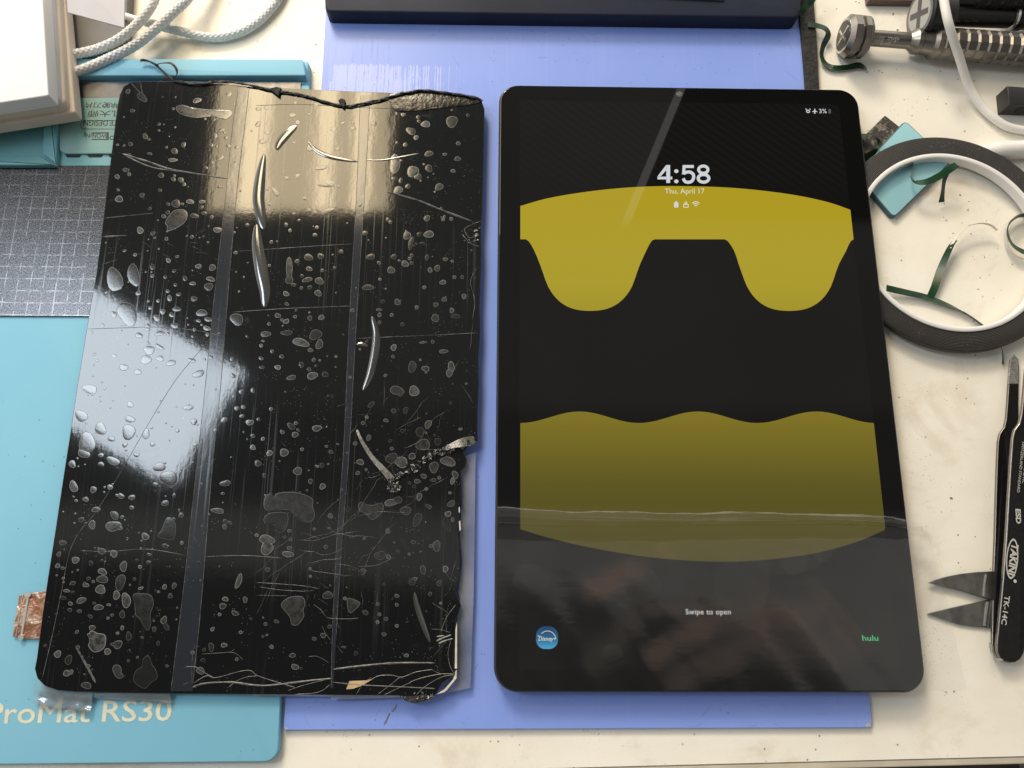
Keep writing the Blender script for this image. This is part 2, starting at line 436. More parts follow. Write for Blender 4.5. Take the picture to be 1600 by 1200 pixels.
# worn magnetic steel plate with a printed grid
m_plate, t, b = newmat('worn_magnetic_plate')
c = t.coord(); s = t.new('ShaderNodeSeparateXYZ'); t.link(c, s.inputs[0])
wob = t.m('MULTIPLY', t.noise(c, 60, 2), 0.0008)
def gl(sock, per, wd):
    return t.m('LESS_THAN', t.m('FRACT', t.m('DIVIDE', t.m('ADD', sock, wob), per)), wd)
lines = t.m('MAXIMUM', gl(s.outputs[0], 0.0056, 0.07), gl(s.outputs[1], 0.0056, 0.07))
wear = t.noise(c, 1500, 4, 0.75); wear2 = t.noise(c, 40, 3)
wl = t.m('MULTIPLY', lines, t.step(t.noise(c, 260, 3), 0.35, 0.6))
base = t.mixc(t.step(wear, 0.38, 0.68), (0.04, 0.039, 0.043), (0.125, 0.125, 0.13))
base = t.mixc(t.m('MULTIPLY', wl, 0.5), base, (0.26, 0.265, 0.265))
base = t.mixc(t.m('MULTIPLY', t.step(wear2, 0.58, 0.7), 0.4), base, (0.05, 0.05, 0.06))
t.put(b.inputs['Base Color'], base); b.inputs['Metallic'].default_value = 0.85
t.put(b.inputs['Roughness'], t.mixf(wear, 0.18, 0.34))
t.put(b.inputs['Normal'], t.bump(wear, 0.12, 0.00012))
m_strip = mat('dull_steel_strip', (0.16, 0.155, 0.15), 0.35, metal=0.7, vary=0.3, vscale=200, bump=0.15)

# broken glass panel under scuffed tape film
def panel_mat(name, base_col, streaks, rough, bumpk, haze=0.0):
    m, t, b = newmat(name); c = t.coord()
    st = t.noise(t.coord((1500, 10, 1)), 1.0, 2, 0.5)
    st2 = t.noise(t.coord((420, 5, 1)), 1.0, 2, 0.5)
    reg = t.step(t.noise(c, 14, 3, 0.5), 0.38, 0.62)
    k = t.m('MULTIPLY', t.m('MAXIMUM', t.step(st, 0.60, 0.72), t.m('MULTIPLY', t.step(st2, 0.60, 0.7), 0.7)), reg)
    dust = t.m('MULTIPLY', t.m('LESS_THAN', t.voro(c, 900), 0.13), t.step(t.noise(c, 120, 4, 0.7), 0.52, 0.62))
    smear = t.step(t.noise(t.coord((1, 1.6, 1)), 60, 6, 0.7, 1.2), 0.60, 0.80)
    base = t.mixc(t.m('MULTIPLY', k, streaks), base_col, (0.16, 0.175, 0.18))
    base = t.mixc(t.m('MULTIPLY', smear, 0.16 + haze), base, (0.10, 0.105, 0.11))
    base = t.mixc(t.m('MULTIPLY', dust, 0.45), base, (0.35, 0.35, 0.34))
    t.put(b.inputs['Base Color'], base)
    t.put(b.inputs['Roughness'], t.m('ADD', rough, t.m('ADD', t.m('MULTIPLY', smear, 0.10), t.m('MULTIPLY', k, 0.15))))
    b.inputs['Specular IOR Level'].default_value = 0.55
    n1 = t.bump(t.noise(t.coord((1, .4, 1)), 130, 3, 0.55), bumpk, 0.00010)
    n2 = t.bump(t.noise(c, 700, 3, 0.6), bumpk * .5, 0.00003, n1)
    t.put(b.inputs['Normal'], t.bump(st2, bumpk * 0.25, 0.00003, n2))
    return m
m_panel = panel_mat('taped_black_glass', (0.006, 0.007, 0.0075), 0.13, 0.058, 0.30)
m_gap_strip = panel_mat('bare_tape_gap', (0.020, 0.023, 0.03), 0.35, 0.10, 0.55, 0.1)
m_glass_edge = mat('glass_edge', (0.02, 0.02, 0.018), 0.2, vary=0.3)
m_bub, t, b = newmat('trapped_air'); c = t.coord()
nb = t.noise(c, 1300, 3, 0.6)
oi = t.new('ShaderNodeNewGeometry').outputs['Random Per Island']
t.put(b.inputs['Base Color'], t.mixc(t.m('MULTIPLY', oi, t.step(t.noise(c, 420, 4, 0.7), 0.25, 0.7)), (0.010, 0.0105, 0.0105), (0.085, 0.088, 0.088)))
b.inputs['Roughness'].default_value = 0.15; b.inputs['Specular IOR Level'].default_value = 0.75
t.put(b.inputs['Normal'], t.bump(nb, 0.35, 0.00005))
m_rim, t, b = newmat('bubble_rim'); oi = t.new('ShaderNodeNewGeometry').outputs['Random Per Island']
t.put(b.inputs['Base Color'], t.mixc(oi, (0.035, 0.035, 0.035), (0.19, 0.195, 0.19))); b.inputs['Roughness'].default_value = 0.3
m_blister = mat('raised_film_blister', (0.05, 0.052, 0.052), 0.11, spec=1.0, vary=0.3, coat=0.5)
m_crack = mat('crack_glint', (0.19, 0.19, 0.178), 0.3, vary=0.75, vscale=500)
m_scr = mat('scuff_line', (0.12, 0.12, 0.117), 0.4, vary=0.8, vscale=600)
m_shard = mat('shattered_glass', (0.06, 0.058, 0.05), 0.18, spec=0.9, vary=0.9, vscale=700, bump=1.0, bscale=900, bdist=0.0006, col2=(0.012, 0.012, 0.011))
m_torn = mat('torn_film_strip', (0.20, 0.195, 0.175), 0.3, spec=0.8, vary=0.6, vscale=600, bump=0.8, bscale=1200, bdist=0.0003)
m_chassis = mat('exposed_frame_edge', (0.66, 0.63, 0.50), 0.35, vary=0.25, vscale=300)
m_tan = mat('tan_adhesive', (0.55, 0.40, 0.22), 0.5, vary=0.3, vscale=300)
m_copper, t, b = newmat('crumpled_copper_foil'); c = t.coord()
n = t.noise(c, 170, 4, 0.6, 1.5)
t.put(b.inputs['Base Color'], t.mixc(t.step(n, 0.4, 0.6), (0.55, 0.25, 0.14), (0.95, 0.66, 0.48))); b.inputs['Metallic'].default_value = 0.9; b.inputs['Roughness'].default_value = 0.28
t.put(b.inputs['Normal'], t.bump(n, 0.4, 0.0008))
m_silver = mat('tinned_metal', (0.7, 0.68, 0.62), 0.3, metal=0.9)

def clear(name, gloss, rough, tint=(0.95, 0.97, 0.97), milky=0.03, bumpk=0.3, bs=150):
    m = bpy.data.materials.new(name); m.use_nodes = True; t = NT(m.node_tree); m.node_tree.nodes.remove(m.node_tree.nodes['Principled BSDF'])
    out = m.node_tree.nodes['Material Output']; c = t.coord()
    nrm = t.bump(t.noise(t.coord((0.35, 1, 1)), bs, 4, 0.6), bumpk, 0.0003)
    tr = t.new('ShaderNodeBsdfTransparent'); tr.inputs[0].default_value = (*tint, 1)
    gl = t.new('ShaderNodeBsdfGlossy'); gl.inputs['Roughness'].default_value = rough; t.link(nrm, gl.inputs['Normal'])
    df = t.new('ShaderNodeBsdfDiffuse'); df.inputs[0].default_value = (0.8, 0.82, 0.85, 1)
    fr = t.new('ShaderNodeFresnel'); fr.inputs['IOR'].default_value = 1.5; t.link(nrm, fr.inputs['Normal'])
    mx = t.new('ShaderNodeMixShader'); t.put(mx.inputs[0], t.m('MULTIPLY', fr.outputs[0], gloss, clamp=True)); t.link(tr.outputs[0], mx.inputs[1]); t.link(gl.outputs[0], mx.inputs[2])
    m2 = t.new('ShaderNodeMixShader'); t.put(m2.inputs[0], t.m('MULTIPLY', t.step(t.noise(c, 45, 3), -0.2, 1.1), milky * 2)); t.link(mx.outputs[0], m2.inputs[1]); t.link(df.outputs[0], m2.inputs[2])
    t.link(m2.outputs[0], out.inputs['Surface'])
    return m
m_film = clear('clear_protective_film', 1.15, 0.06, (0.99, 0.99, 0.985), milky=0.007, bs=60)
m_curl = clear('curled_film_lip', 2.2, 0.10, (0.98, 0.98, 0.97), milky=0.015, bumpk=0.8, bs=60)
m_tape = clear('clear_tape', 2.5, 0.15, (0.90, 0.93, 0.92), 0.10, 0.9, 220)

m_frame_t = mat('graphite_aluminium', (0.05, 0.052, 0.056), 0.3, metal=0.8)
m_glass_t = mat('black_cover_glass', (0.004, 0.0042, 0.0045), 0.015, spec=0.5)
def screen_mat(name, build_col, strength=1.0):
    m, t, b = newmat(name); b.inputs['Base Color'].default_value = (0.004, 0.004, 0.0045, 1); b.inputs['Roughness'].default_value = 0.015
    t.put(b.inputs['Emission Color'], build_col(t)); b.inputs['Emission Strength'].default_value = strength
    return m
def f_black(t):
    s = t.new('ShaderNodeSeparateXYZ'); t.link(t.coord(), s.inputs[0])
    w_ = t.m('SINE', t.m('MULTIPLY', t.m('ADD', t.m('MULTIPLY', s.outputs[0], 0.8), s.outputs[1]), 1500))
    top = t.step(s.outputs[1], 0.07, 0.09)
    return t.mixc(t.m('MULTIPLY', t.m('MULTIPLY', t.step(w_, 0.0, 0.6), top), 0.35), (0.0022, 0.0022, 0.0018), (0.006, 0.006, 0.006))
m_disp = screen_mat('display_black', f_black)
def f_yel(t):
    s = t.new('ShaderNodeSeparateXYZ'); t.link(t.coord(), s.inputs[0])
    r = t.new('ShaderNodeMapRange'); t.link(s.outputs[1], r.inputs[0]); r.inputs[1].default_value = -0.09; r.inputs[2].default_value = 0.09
    return t.ramp(r.outputs[0], [(0.0, (0.062, 0.052, 0.006)), (0.2, (0.10, 0.085, 0.010)), (0.42, (0.24, 0.185, 0.013)), (0.7, (0.40, 0.32, 0.018)), (1.0, (0.42, 0.31, 0.010))])  # viewing-angle dimming painted into the emission, darker downward
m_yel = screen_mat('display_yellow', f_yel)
m_white_px = screen_mat('display_white', lambda t: t.mixc(0.0, (0.62, 0.64, 0.66), (1, 1, 1)))
m_icon_px = screen_mat('display_pale', lambda t: t.mixc(0.0, (0.72, 0.70, 0.52), (1, 1, 1)))
m_grey_px = screen_mat('display_grey', lambda t: t.mixc(0.0, (0.10, 0.10, 0.10), (1, 1, 1)))
m_green_px = screen_mat('display_green', lambda t: t.mixc(0.0, (0.06, 0.50, 0.19), (1, 1, 1)))
def f_app(t):
    s = t.new('ShaderNodeSeparateXYZ'); t.link(t.coord((1, 1, 1), 'Generated'), s.inputs[0])
    return t.ramp(s.outputs[1], [(0.0, (0.07, 0.36, 0.62)), (0.45, (0.02, 0.13, 0.25)), (1.0, (0.012, 0.045, 0.14))])
m_app = screen_mat('display_blue', f_app)
m_lens = mat('camera_lens', (0.10, 0.10, 0.085), 0.1, coat=1.0)

m_white = mat('white_card', (0.80, 0.80, 0.81), 0.5, vary=0.03)
m_cream = mat('cream_board', (0.66, 0.58, 0.49), 0.6, vary=0.12, vscale=60)
m_greyside = mat('pale_grey_board', (0.62, 0.61, 0.62), 0.6, vary=0.08)
m_braid = mat('white_nylon_braid', (0.70, 0.71, 0.71), 0.4, vary=0.18, vscale=900)
m_cable = mat('white_rubber_cable', (0.78, 0.76, 0.73), 0.4, vary=0.06)
m_navy = mat('navy_plastic', (0.012, 0.017, 0.038), 0.5, spec=0.25, vary=0.25, vscale=40, bump=0.1, specks=0.6)
m_foam = mat('black_foam', (0.022, 0.022, 0.021), 0.75, vary=0.5, vscale=350, bump=0.8, bscale=800, bdist=0.0008)
m_worn, t, b = newmat('worn_black_foam'); c = t.coord(); n = t.noise(c, 330, 6, 0.7, 1.0)
t.put(b.inputs['Base Color'], t.mixc(t.step(n, 0.47, 0.68), (0.03, 0.024, 0.02), (0.27, 0.25, 0.20))); b.inputs['Roughness'].default_value = 0.5
t.put(b.inputs['Normal'], t.bump(n, 0.8, 0.0008))
m_skyplastic = mat('pale_blue_plastic', (0.30, 0.57, 0.64), 0.4, vary=0.06)
m_tealedge = mat('dark_teal_edge', (0.06, 0.13, 0.15), 0.4, vary=0.2)
m_core = mat('white_plastic_core', (0.74, 0.73, 0.71), 0.4, vary=0.04)
m_green, t, b = newmat('glossy_green_ribbon'); c = t.coord()
t.put(b.inputs['Base Color'], t.mixc(t.step(t.noise(c, 160, 3), 0.4, 0.7), (0.010, 0.045, 0.018), (0.004, 0.018, 0.009))); b.inputs['Roughness'].default_value = 0.3; b.inputs['Specular IOR Level'].default_value = 0.35
m_linerpaper = mat('white_tape_liner', (0.62, 0.58, 0.50), 0.5, vary=0.1)
m_tapeside, t, b = newmat('black_foam_tape_layers'); c = t.coord()
s = t.new('ShaderNodeSeparateXYZ'); t.link(c, s.inputs[0])
rr = t.m('SQRT', t.m('ADD', t.m('MULTIPLY', s.outputs[0], s.outputs[0]), t.m('MULTIPLY', s.outputs[1], s.outputs[1])))
wv = t.m('SINE', t.m('ADD', t.m('MULTIPLY', rr, 9500), t.m('MULTIPLY', t.noise(c, 200, 3), 2.0)))
dust = t.m('MULTIPLY', t.m('LESS_THAN', t.voro(c, 1300), 0.17), t.step(t.noise(c, 100, 3), 0.45, 0.6))
base = t.mixc(t.step(wv, 0.3, 1.0), (0.028, 0.025, 0.023), (0.010, 0.009, 0.009))
base = t.mixc(t.m('MULTIPLY', dust, 0.6), base, (0.35, 0.30, 0.22))
t.put(b.inputs['Base Color'], base); b.inputs['Roughness'].default_value = 0.6
t.put(b.inputs['Normal'], t.bump(t.m('ADD', wv, t.noise(c, 1500, 3)), 0.5, 0.0002))
m_steel = mat('satin_steel', (0.27, 0.25, 0.225), 0.3, metal=1.0, vary=0.15, vscale=300, bump=0.05)
m_steeldark = mat('etched_steel', (0.14, 0.13, 0.12), 0.35, metal=0.9)
m_steellight = mat('bright_steel', (0.72, 0.70, 0.68), 0.22, metal=1.0)
m_gun = mat('black_anodised', (0.035, 0.035, 0.036), 0.28, metal=0.7, vary=0.2)
m_facegrey = mat('grey_cap_face', (0.42, 0.42, 0.40), 0.45, vary=0.06)
m_facedark = mat('dark_cap_mark', (0.09, 0.09, 0.09), 0.45)
m_black = mat('black_enamel', (0.008, 0.008, 0.008), 0.22, spec=0.3, vary=0.4, vscale=500, bump=0.1, bscale=1500, specks=0.0)
m_blackblock = mat('black_moulded_plastic', (0.018, 0.018, 0.019), 0.35, vary=0.2)
m_blade = mat('brushed_blade_steel', (0.24, 0.235, 0.22), 0.33, metal=0.9, vary=0.35, vscale=220, bump=0.15)
m_print = mat('silver_print', (0.48, 0.47, 0.44), 0.5)
m_knurl = mat('rough_tip_steel', (0.40, 0.39, 0.37), 0.4, metal=0.8, vary=0.5, vscale=1200, bump=1.0, bscale=1800, bdist=0.0003)
m_wire, t, b = newmat('twisted_black_adhesive'); c = t.coord(); n = t.noise(t.coord((1, 3, 3)), 500, 5, 0.7)
t.put(b.inputs['Base Color'], t.mixc(t.step(n, 0.5, 0.75), (0.012, 0.012, 0.013), (0.20, 0.20, 0.20))); b.inputs['Roughness'].default_value = 0.3
t.put(b.inputs['Normal'], t.bump(n, 1.0, 0.0005))

# ------------------------------------------------------------------ the bench
e0 = P(0, 1222, 0); e1 = P(1600, 1181.5, 0); dx = (e1 - e0).normalized()
fl = e0 - dx * 0.5; fr_ = e0 + dx * 1.1; back = Vector((-dx.y, dx.x, 0)) * 0.9
nrm_in = Vector((-dx.y, dx.x, 0))
m = M().prism([(v.x, v.y) for v in (fl, fr_, fr_ + back, fl + back)], -0.025, 0.0, 0.0)
build('tabletop', m, m_table, at=(0, 0, 0), kind='structure')
lip = -nrm_in * 0.0003; lip2 = -nrm_in * 0.0030
m = M().prism([(v.x, v.y) for v in (fl + lip, fr_ + lip, fr_ + lip2, fl + lip2)], -0.025, -0.0004, 0.0006)
build('tabletop_edge', m, m_edge, at=(0, 0, 0), kind='structure')
m = M().box((-1.6, -1.6, -0.30), (1.6, 0.2, -0.29)); build('floor', m, m_floor, kind='structure')
pA = P(1562, 1190, -0.06); pB = P(1592, 1190, -0.06)
m = M().box((pA.x, pA.y - 0.2, -0.29), (pB.x, pA.y + 0.002, -0.06))
build('drawer_unit', m, m_frame, kind='structure')

# ------------------------------------------------------------------ periwinkle mat and neighbours
ORGm = P(900, 1140, .002)
mt = thing('work_mat', 'smooth periwinkle blue work mat lying under the two screens', 'mat', (ORGm.x, ORGm.y, 0))
poly = rounded(xy([(443, 1141), (1361, 1137), (1363, 1128), (1356, 1060), (1253, 10), (1248, -140), (506, -140), (509, 20)], .002), [.0008, .0006, .0006, 0, 0, 0, 0, 0], 4)
m = M().prism(poly, 0.0002, 0.0020, 0.0003)
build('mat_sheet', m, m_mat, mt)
m = M().sheet(rounded(xy([(1352, 1128), (1360, 1127), (1362, 1135), (1354, 1137)], .0021), .0003, 3), 0.00206)
build('worn_corner_patch', m, mat('worn_corner', (0.42, 0.48, 0.66), 0.6, vary=0.4, vscale=900), mt); m = M()
m.sheet(xy([(444, 1134), (451, 1139), (446, 1141)], .0021), 0.00206)
build('worn_corner_patch', m, mat('worn_corner', (0.42, 0.48, 0.66), 0.6, vary=0.4, vscale=900), mt)

o = P(870, 10, 0)
nb = thing('navy_box', 'long dark navy plastic box lying across the top of the blue mat', 'box', (o.x, o.y, 0.002))
m = M().prism(rounded(xy([(508, 18), (1250, 28), (1262, -160), (500, -160)], .010), [.003, .004, 0, 0], 8), .00205, .010, .0012)
build('box_body', m, m_navy, nb, smooth_=True)
m = M().prism(rounded(xy([(700, -20), (1132, 1.5), (1128, -60), (700, -80)], .0104), .0006, 4), .0098, .0108, .0003)
build('raised_label_panel', m, mat('brown_panel', (0.05, 0.035, 0.03), 0.4), nb)

o = P(1265, 70, 0)
m = M().prism(xy([(1252, -60), (1268, -60), (1272, 10), (1276, 60), (1279, 120), (1283, 200), (1262, 200), (1257, 120), (1252, 60), (1248, 18)], .003), 0.0003, .0032, .0004)
build('foam_strip', m, m_foam, at=(o.x, o.y, 0), cat='foam strip', label='narrow black foam strip along the right edge of the blue mat')

m = M()
for _ in range(34):
    x, y = (rnd.uniform(450, 1350), rnd.uniform(1095, 1135)) if rnd.random() < .6 else (rnd.uniform(520, 1240), rnd.uniform(35, 125))
    an = rnd.uniform(-1.2, 1.2); L_ = rnd.uniform(5, 26); m.line([(x, y), (x + L_ * .5 * math.cos(an), y + L_ * .5 * math.sin(an) + rnd.gauss(0, 1.5)), (x + L_ * math.cos(an), y + L_ * math.sin(an))], .00203, .00012, n=3)
build('scuff_marks', m, mat('mat_scuff', (0.13, 0.17, 0.42), 0.5, vary=0.4, vscale=300), mt, kind='stuff')
m = M()
for x, y, a_, L_ in ((600, 1132, -65, 20), (612, 1112, -55, 14)): m.line([(x, y), (x + L_ * .5 * math.cos(math.radians(a_)), y + L_ * .5 * math.sin(math.radians(a_)) + 1), (x + L_ * math.cos(math.radians(a_)), y + L_ * math.sin(math.radians(a_)))], .00204, .0010, n=3)
build('grey_smudge', m, mat('mat_smudge', (0.16, 0.17, 0.30), 0.5), mt)

# ------------------------------------------------------------------ repair mat (left) with tray
o = P(215, 1190, 0)
rm = thing('repair_mat', 'sky blue repair mat with tray bar and cream printed lettering', 'mat', (o.x, o.y, 0))
ZP = .0040
poly = rounded(xy([(-220, 1197), (434, 1191), (437, 1085), (484, 96), (484, 60), (-150, 60)], ZP), [0, .005, 0, 0, 0, 0], 8)
poly = rounded(xy([(-220, 1197), (434, 1191), (483, 95), (-150, 95)], ZP), [0, .005, .002, 0], 8)
m = M().prism(poly, .0002, ZP, .0007)
build('mat_pad', m, m_teal, rm, smooth_=True)
m = M().prism(rounded(xy([(-150, 91), (474, 92), (478, 118), (-150, 118)], .0085), [.0, .0022, .0008, 0], 6), ZP + .00003, .0085, .0006)
build('tray_bar', m, m_teal, rm, smooth_=True)
m = M().prism(rounded(xy([(-150, 131), (483, 133), (484, 150), (-150, 150)], .0055), [0, .0008, 0, 0], 6), ZP + .00003, .0055, .0004)
build('tray_step', m, m_teal, rm)
m = M().prism(xy([(-150, 128), (470, 128), (470, 152), (-150, 153)], .0062), ZP + .00006, .0060, .0002)
build('magnetic_strip', m, m_strip, rm)
m = M().prism(rounded(xy([(-200, 258), (420, 258), (418, 495), (-200, 494)], .0046), [0, .0006, .001, 0], 4), ZP + .00003, .0047, .0002)
build('magnetic_plate', m, m_plate, rm)
# left compartment tray
m = M()
m.prism(xy([(-150, 152), (430, 152), (430, 259), (-150, 259)], .0050), ZP + .00009, .0050, .0003)
build('tray_floor', m, m_tealdark, rm)
m = M()
m.prism(rounded(xy([(-150, 243), (62, 243), (84, 258), (-150, 258)], .0075), .0002, 2), .00503, .0075, .0004)
m.prism(rounded(xy([(72, 130), (90, 130), (88, 256), (66, 240)], .0075), .0002, 2), .00503, .00752, .0004)
build('compartment_wall', m, m_tealdark, rm, smooth_=True)
tx = text_mesh('ProMat RS30', P(-22, 1131, ZP), P(266, 1126, ZP), (P(200, 1130, ZP) - P(200, 1097, ZP)).length, ZP + .00005, bold=.0, shear=0.0)
q_ = [(v_[0] + .00028, v_[1], v_[2] + .00003) for v_ in tx.v]; q2_ = [(v_[0] + .00012, v_[1] + .00018, v_[2] + .000015) for v_ in tx.v]; f_ = list(tx.f); tx.add(q_, f_); tx.add(q2_, f_)
build('printed_lettering', tx, m_cream_ink, rm)

# blade case
o = P(190, 200, 0)
bc = thing('blade_case', 'sage green blade case with upside-down black lettering beside the white box', 'case', (o.x, o.y, .005))
ZC = .0060
m = M().prism(rounded(xy([(90, 152), (300, 152), (300, 240), (92, 240)], ZC), [0, 0, 0, .004], 8), .0052, ZC, .0005)
build('case_lid', m, m_case, bc, smooth_=True)
m = M()
for x in (101, 135, 168, 200):
    m.sheet(rounded(xy([(x, 241.5), (x + 27, 241.5), (x + 23, 246), (x + 4, 246)], .0051), .0003, 3), .00506)
build('case_notch', m, m_hole, bc)
def up_text(s, xl, xr, y, hpx, bold=.01):      # lettering printed upside down
    h = (P(xl, y + hpx, ZC) - P(xl, y, ZC)).length
    return text_mesh(s, P(xr, y, ZC), P(xl, y, ZC), h, ZC + .00004, bold=bold)
m = M()
for s_, xl, xr, y, h in (('CREATE.DESIGN', 131, 212, 188, 8.5), ('除胶刀片', 133, 186, 161, 6.5), ('凡大师', 138, 192, 173.5, 7.5)):
    q = up_text(s_, xl, xr, y, h, .012); m.add(q.v, q.f)
q = up_text('WONcNg', 131, 167, 209, 6.5, .012); m.add(q.v, q.f)
def px_ring(pts, z, wd, r):
    outer = rounded(xy(pts, z), r, 8)
    if area2(outer) < 0: outer = outer[::-1]
    inner = inset(outer, wd); N = len(outer)
    v = [(x, y, z) for x, y in outer] + [(x, y, z) for x, y in inner]
    return v, [(i, (i + 1) % N, N + (i + 1) % N, N + i) for i in range(N)]
m.add(*px_ring([(126, 188), (240, 188), (240, 202), (126, 202)], ZC + .00004, .0003, .0018))
m.sheet(xy([(142, 207), (170, 206.5), (170, 219), (142, 218.5), (145, 216.8), (166, 217), (166, 208.6), (145, 208.8)], ZC), ZC + .00004)
m.add(*px_ring([(171, 212), (196, 212), (196, 218.5), (171, 218.5)], ZC + .00004, .0005, .0009))
build('case_lettering', m, m_ink, bc)

# white box with lid at the top left
o = P(60, 120, 0)
wb = thing('white_box', 'white lidded cardboard box with cream rim at the corner above the repair mat', 'box', (o.x, o.y, .009))
def offs(px0, z): return P(*px0, z)
zb, zl = .0180, .0270
base_poly = rounded(xy([(-260, 240), (121, 180), (104, -10), (95, -120), (-260, -120)], .0130), [0, .0012, 0, 0, 0], 5)
m = M().prism(base_poly, .0090, .0150, .0009)
build('box_base', m, m_cream, wb, smooth_=True)
mid = rounded(xy([(-260, 212), (103, 166), (92, -10), (86, -120), (-260, -120)], .0185), [0, .004, 0, 0, 0], 8)
m = M().prism(mid, .01505, .0190, .0012)
build('box_collar', m, m_cream, wb, smooth_=True)
m = M().prism(rounded(xy([(-260, 197), (92, 160), (83, -10), (78, -120), (-260, -120)], .0215), [0, .003, 0, 0, 0], 8), .01905, .0225, .0012)
build('box_liner', m, m_greyside, wb, smooth_=True)
m = M().prism(rounded(xy([(-260, 200), (75.5, 149), (66, -10), (60, -120), (-260, -120)], .0300), [0, .0008, 0, 0, 0], 5), .02255, .0300, .0006)
build('box_lid', m, m_white, wb, smooth_=True)
o = P(160, 10, .02)
m = M()
q = [P(100, -60, .040), P(196, -60, .040), P(193.5, 43, .036), P(106, 19, .036)]
qq = [v - Vector((0, 0, .0006)) for v in q]
m.add(q + qq, [(0, 1, 2, 3), (7, 6, 5, 4), (0, 4, 5, 1), (1, 5, 6, 2), (2, 6, 7, 3), (3, 7, 4, 0)])
build('paper_card', m, mat('lavender_card', (0.56, 0.54, 0.57), 0.6, vary=0.05), at=(o.x, o.y, .036), cat='card', label='plain pale card sticking out behind the white box')
m = M().prism(xy([(60, -120), (205, -120), (198, 30), (196, 60), (130, 88), (60, 90)], .006), .0003, .0060, .0005)  # dark slab stands in for the shade under the card
o = P(150, 40, 0)
build('shade_slab', m, mat('shade_slab', (0.15, 0.142, 0.138), 0.6, vary=0.12), at=(o.x, o.y, 0), cat='slab', label='flat dark slab added as shade under the pale card and braided cable')

# ------------------------------------------------------------------ cables
def braid(th, d):
    k = 2 * math.pi / 0.0026
    return 1 + 0.085 * math.cos(7 * th + k * d) + 0.085 * math.cos(7 * th - k * d)
rb = .0020
def cpts(l): return [tuple(P(x, y, z)) for x, y, z in l]
brd = thing('braided_cable', 'white braided cable looping beside the white box above the repair mat', 'cable', tuple(P(300, 50, 0)))
m = M().tube(cpts([(262, -70, .012), (246, -12, .0115), (228, 22, .011), (195, 55, .0105), (160, 74, .010), (118, 85, .010), (60, 96, .0105)]), rb, 28, n=34, mod=braid)
build('cable_length', m, m_braid, brd, smooth_='keep', flat_angle=180)
m = M().tube(cpts([(330, -80, .010), (300, -12, .010), (268, 22, .0095), (240, 48, .009), (212, 70, .0088), (178, 88, .0095), (120, 112, .0100), (60, 125, .0115)]), rb * 1.03, 28, n=34, mod=braid)
build('cable_length', m, m_braid, brd, smooth_='keep', flat_angle=180)
m = M().tube(cpts([(170, 18, .008), (205, 28, .0075), (235, 38, .006)]), rb * .8, 20, n=20)
m.tube(cpts([(228, 34, .0058), (252, 41, .0048), (266, 44.5, .0042)]), rb * 1.12, 24, n=10)
build('cable_plug', m, m_cable, brd, smooth_=True)
m = M().tube(cpts([(263, 44, .0042), (290, 51, .0032), (322, 58, .0025), (352, 57, .0024), (385, 46, .0024), (412, 26, .0024), (436, -4, .0024), (460, -60, .0024)]), rb * .98, 28, n=30, mod=braid)
build('cable_length', m, m_braid, brd, smooth_='keep', flat_angle=180)

m = M().tube(cpts([(1468, -60, .030), (1474, -5, .028), (1483, 40, .0255), (1499, 90, .014), (1512, 130, .006), (1530, 162, .0028), (1556, 187, .0024), (1585, 201, .0022), (1640, 206, .0022), (1720, 200, .0022)]), .0019, 20, n=10)
o = P(1520, 140, 0)
build('white_cable', m, m_cable, at=(o.x, o.y, 0), smooth_=True, flat_angle=80, cat='cable', label='thin smooth white cable crossing over the steel screwdriver')
m = M().tube(cpts([(1700, 226, .0040), (1640, 231, .0040), (1590, 234, .0040), (1552, 236, .0038), (1530, 237, .0030)]), lambda u: .0042 if u < .7 else .0042 - .0022 * (u - .7) / .3, 20, n=8)
o = P(1580, 235, 0)
build('thick_white_cable', m, m_cable, at=(o.x, o.y, 0), smooth_=True, flat_angle=80, cat='cable', label='thick white cable end behind the black tape roll')

# ------------------------------------------------------------------ copper, broken panel
GZ = .0062
outline = [(183, 168), (187, 148), (193, 135), (205, 128), (222, 126.5), (260, 127), (320, 129), (400, 136), (480, 139), (560, 143), (620, 145), (660, 143), (700, 144), (735, 149), (752, 156), (757, 170), (756, 220), (754, 300), (753, 335), (751, 360), (752, 400), (750, 450), (749, 480), (750, 520), (747, 560), (748, 600), (746, 640), (746, 688), (735, 693), (724, 706), (729, 718), (727, 728), (720, 735), (721, 760), (719, 775), (722, 785), (716, 795), (717, 812), (715, 825), (718, 845), (719, 880), (717, 905), (712, 925), (718, 940), (720, 946), (712, 968), (711, 1000), (708, 1030), (711, 1054), (690, 1068), (682, 1084), (677, 1087), (600, 1086.5), (520, 1086), (400, 1085), (300, 1084.5), (200, 1083), (120, 1081), (90, 1079), (70, 1072), (58, 1060), (54, 1045), (57, 1030), (66, 960), (75, 900), (86, 830), (98, 750), (109, 680), (121, 600), (131, 540), (141, 480), (150, 430), (158, 370), (166, 300), (174, 240)]
bp_o = P(430, 620, 0)
bp = thing('broken_screen', 'cracked black screen panel covered in bubbly clear tape', 'broken screen', (bp_o.x, bp_o.y, .0047))
m = M().prism(xy(outline, ZS), GZ, ZS, .00025, 0, 1)
panel = build('glass_panel', m, [m_panel, m_glass_edge], bp)
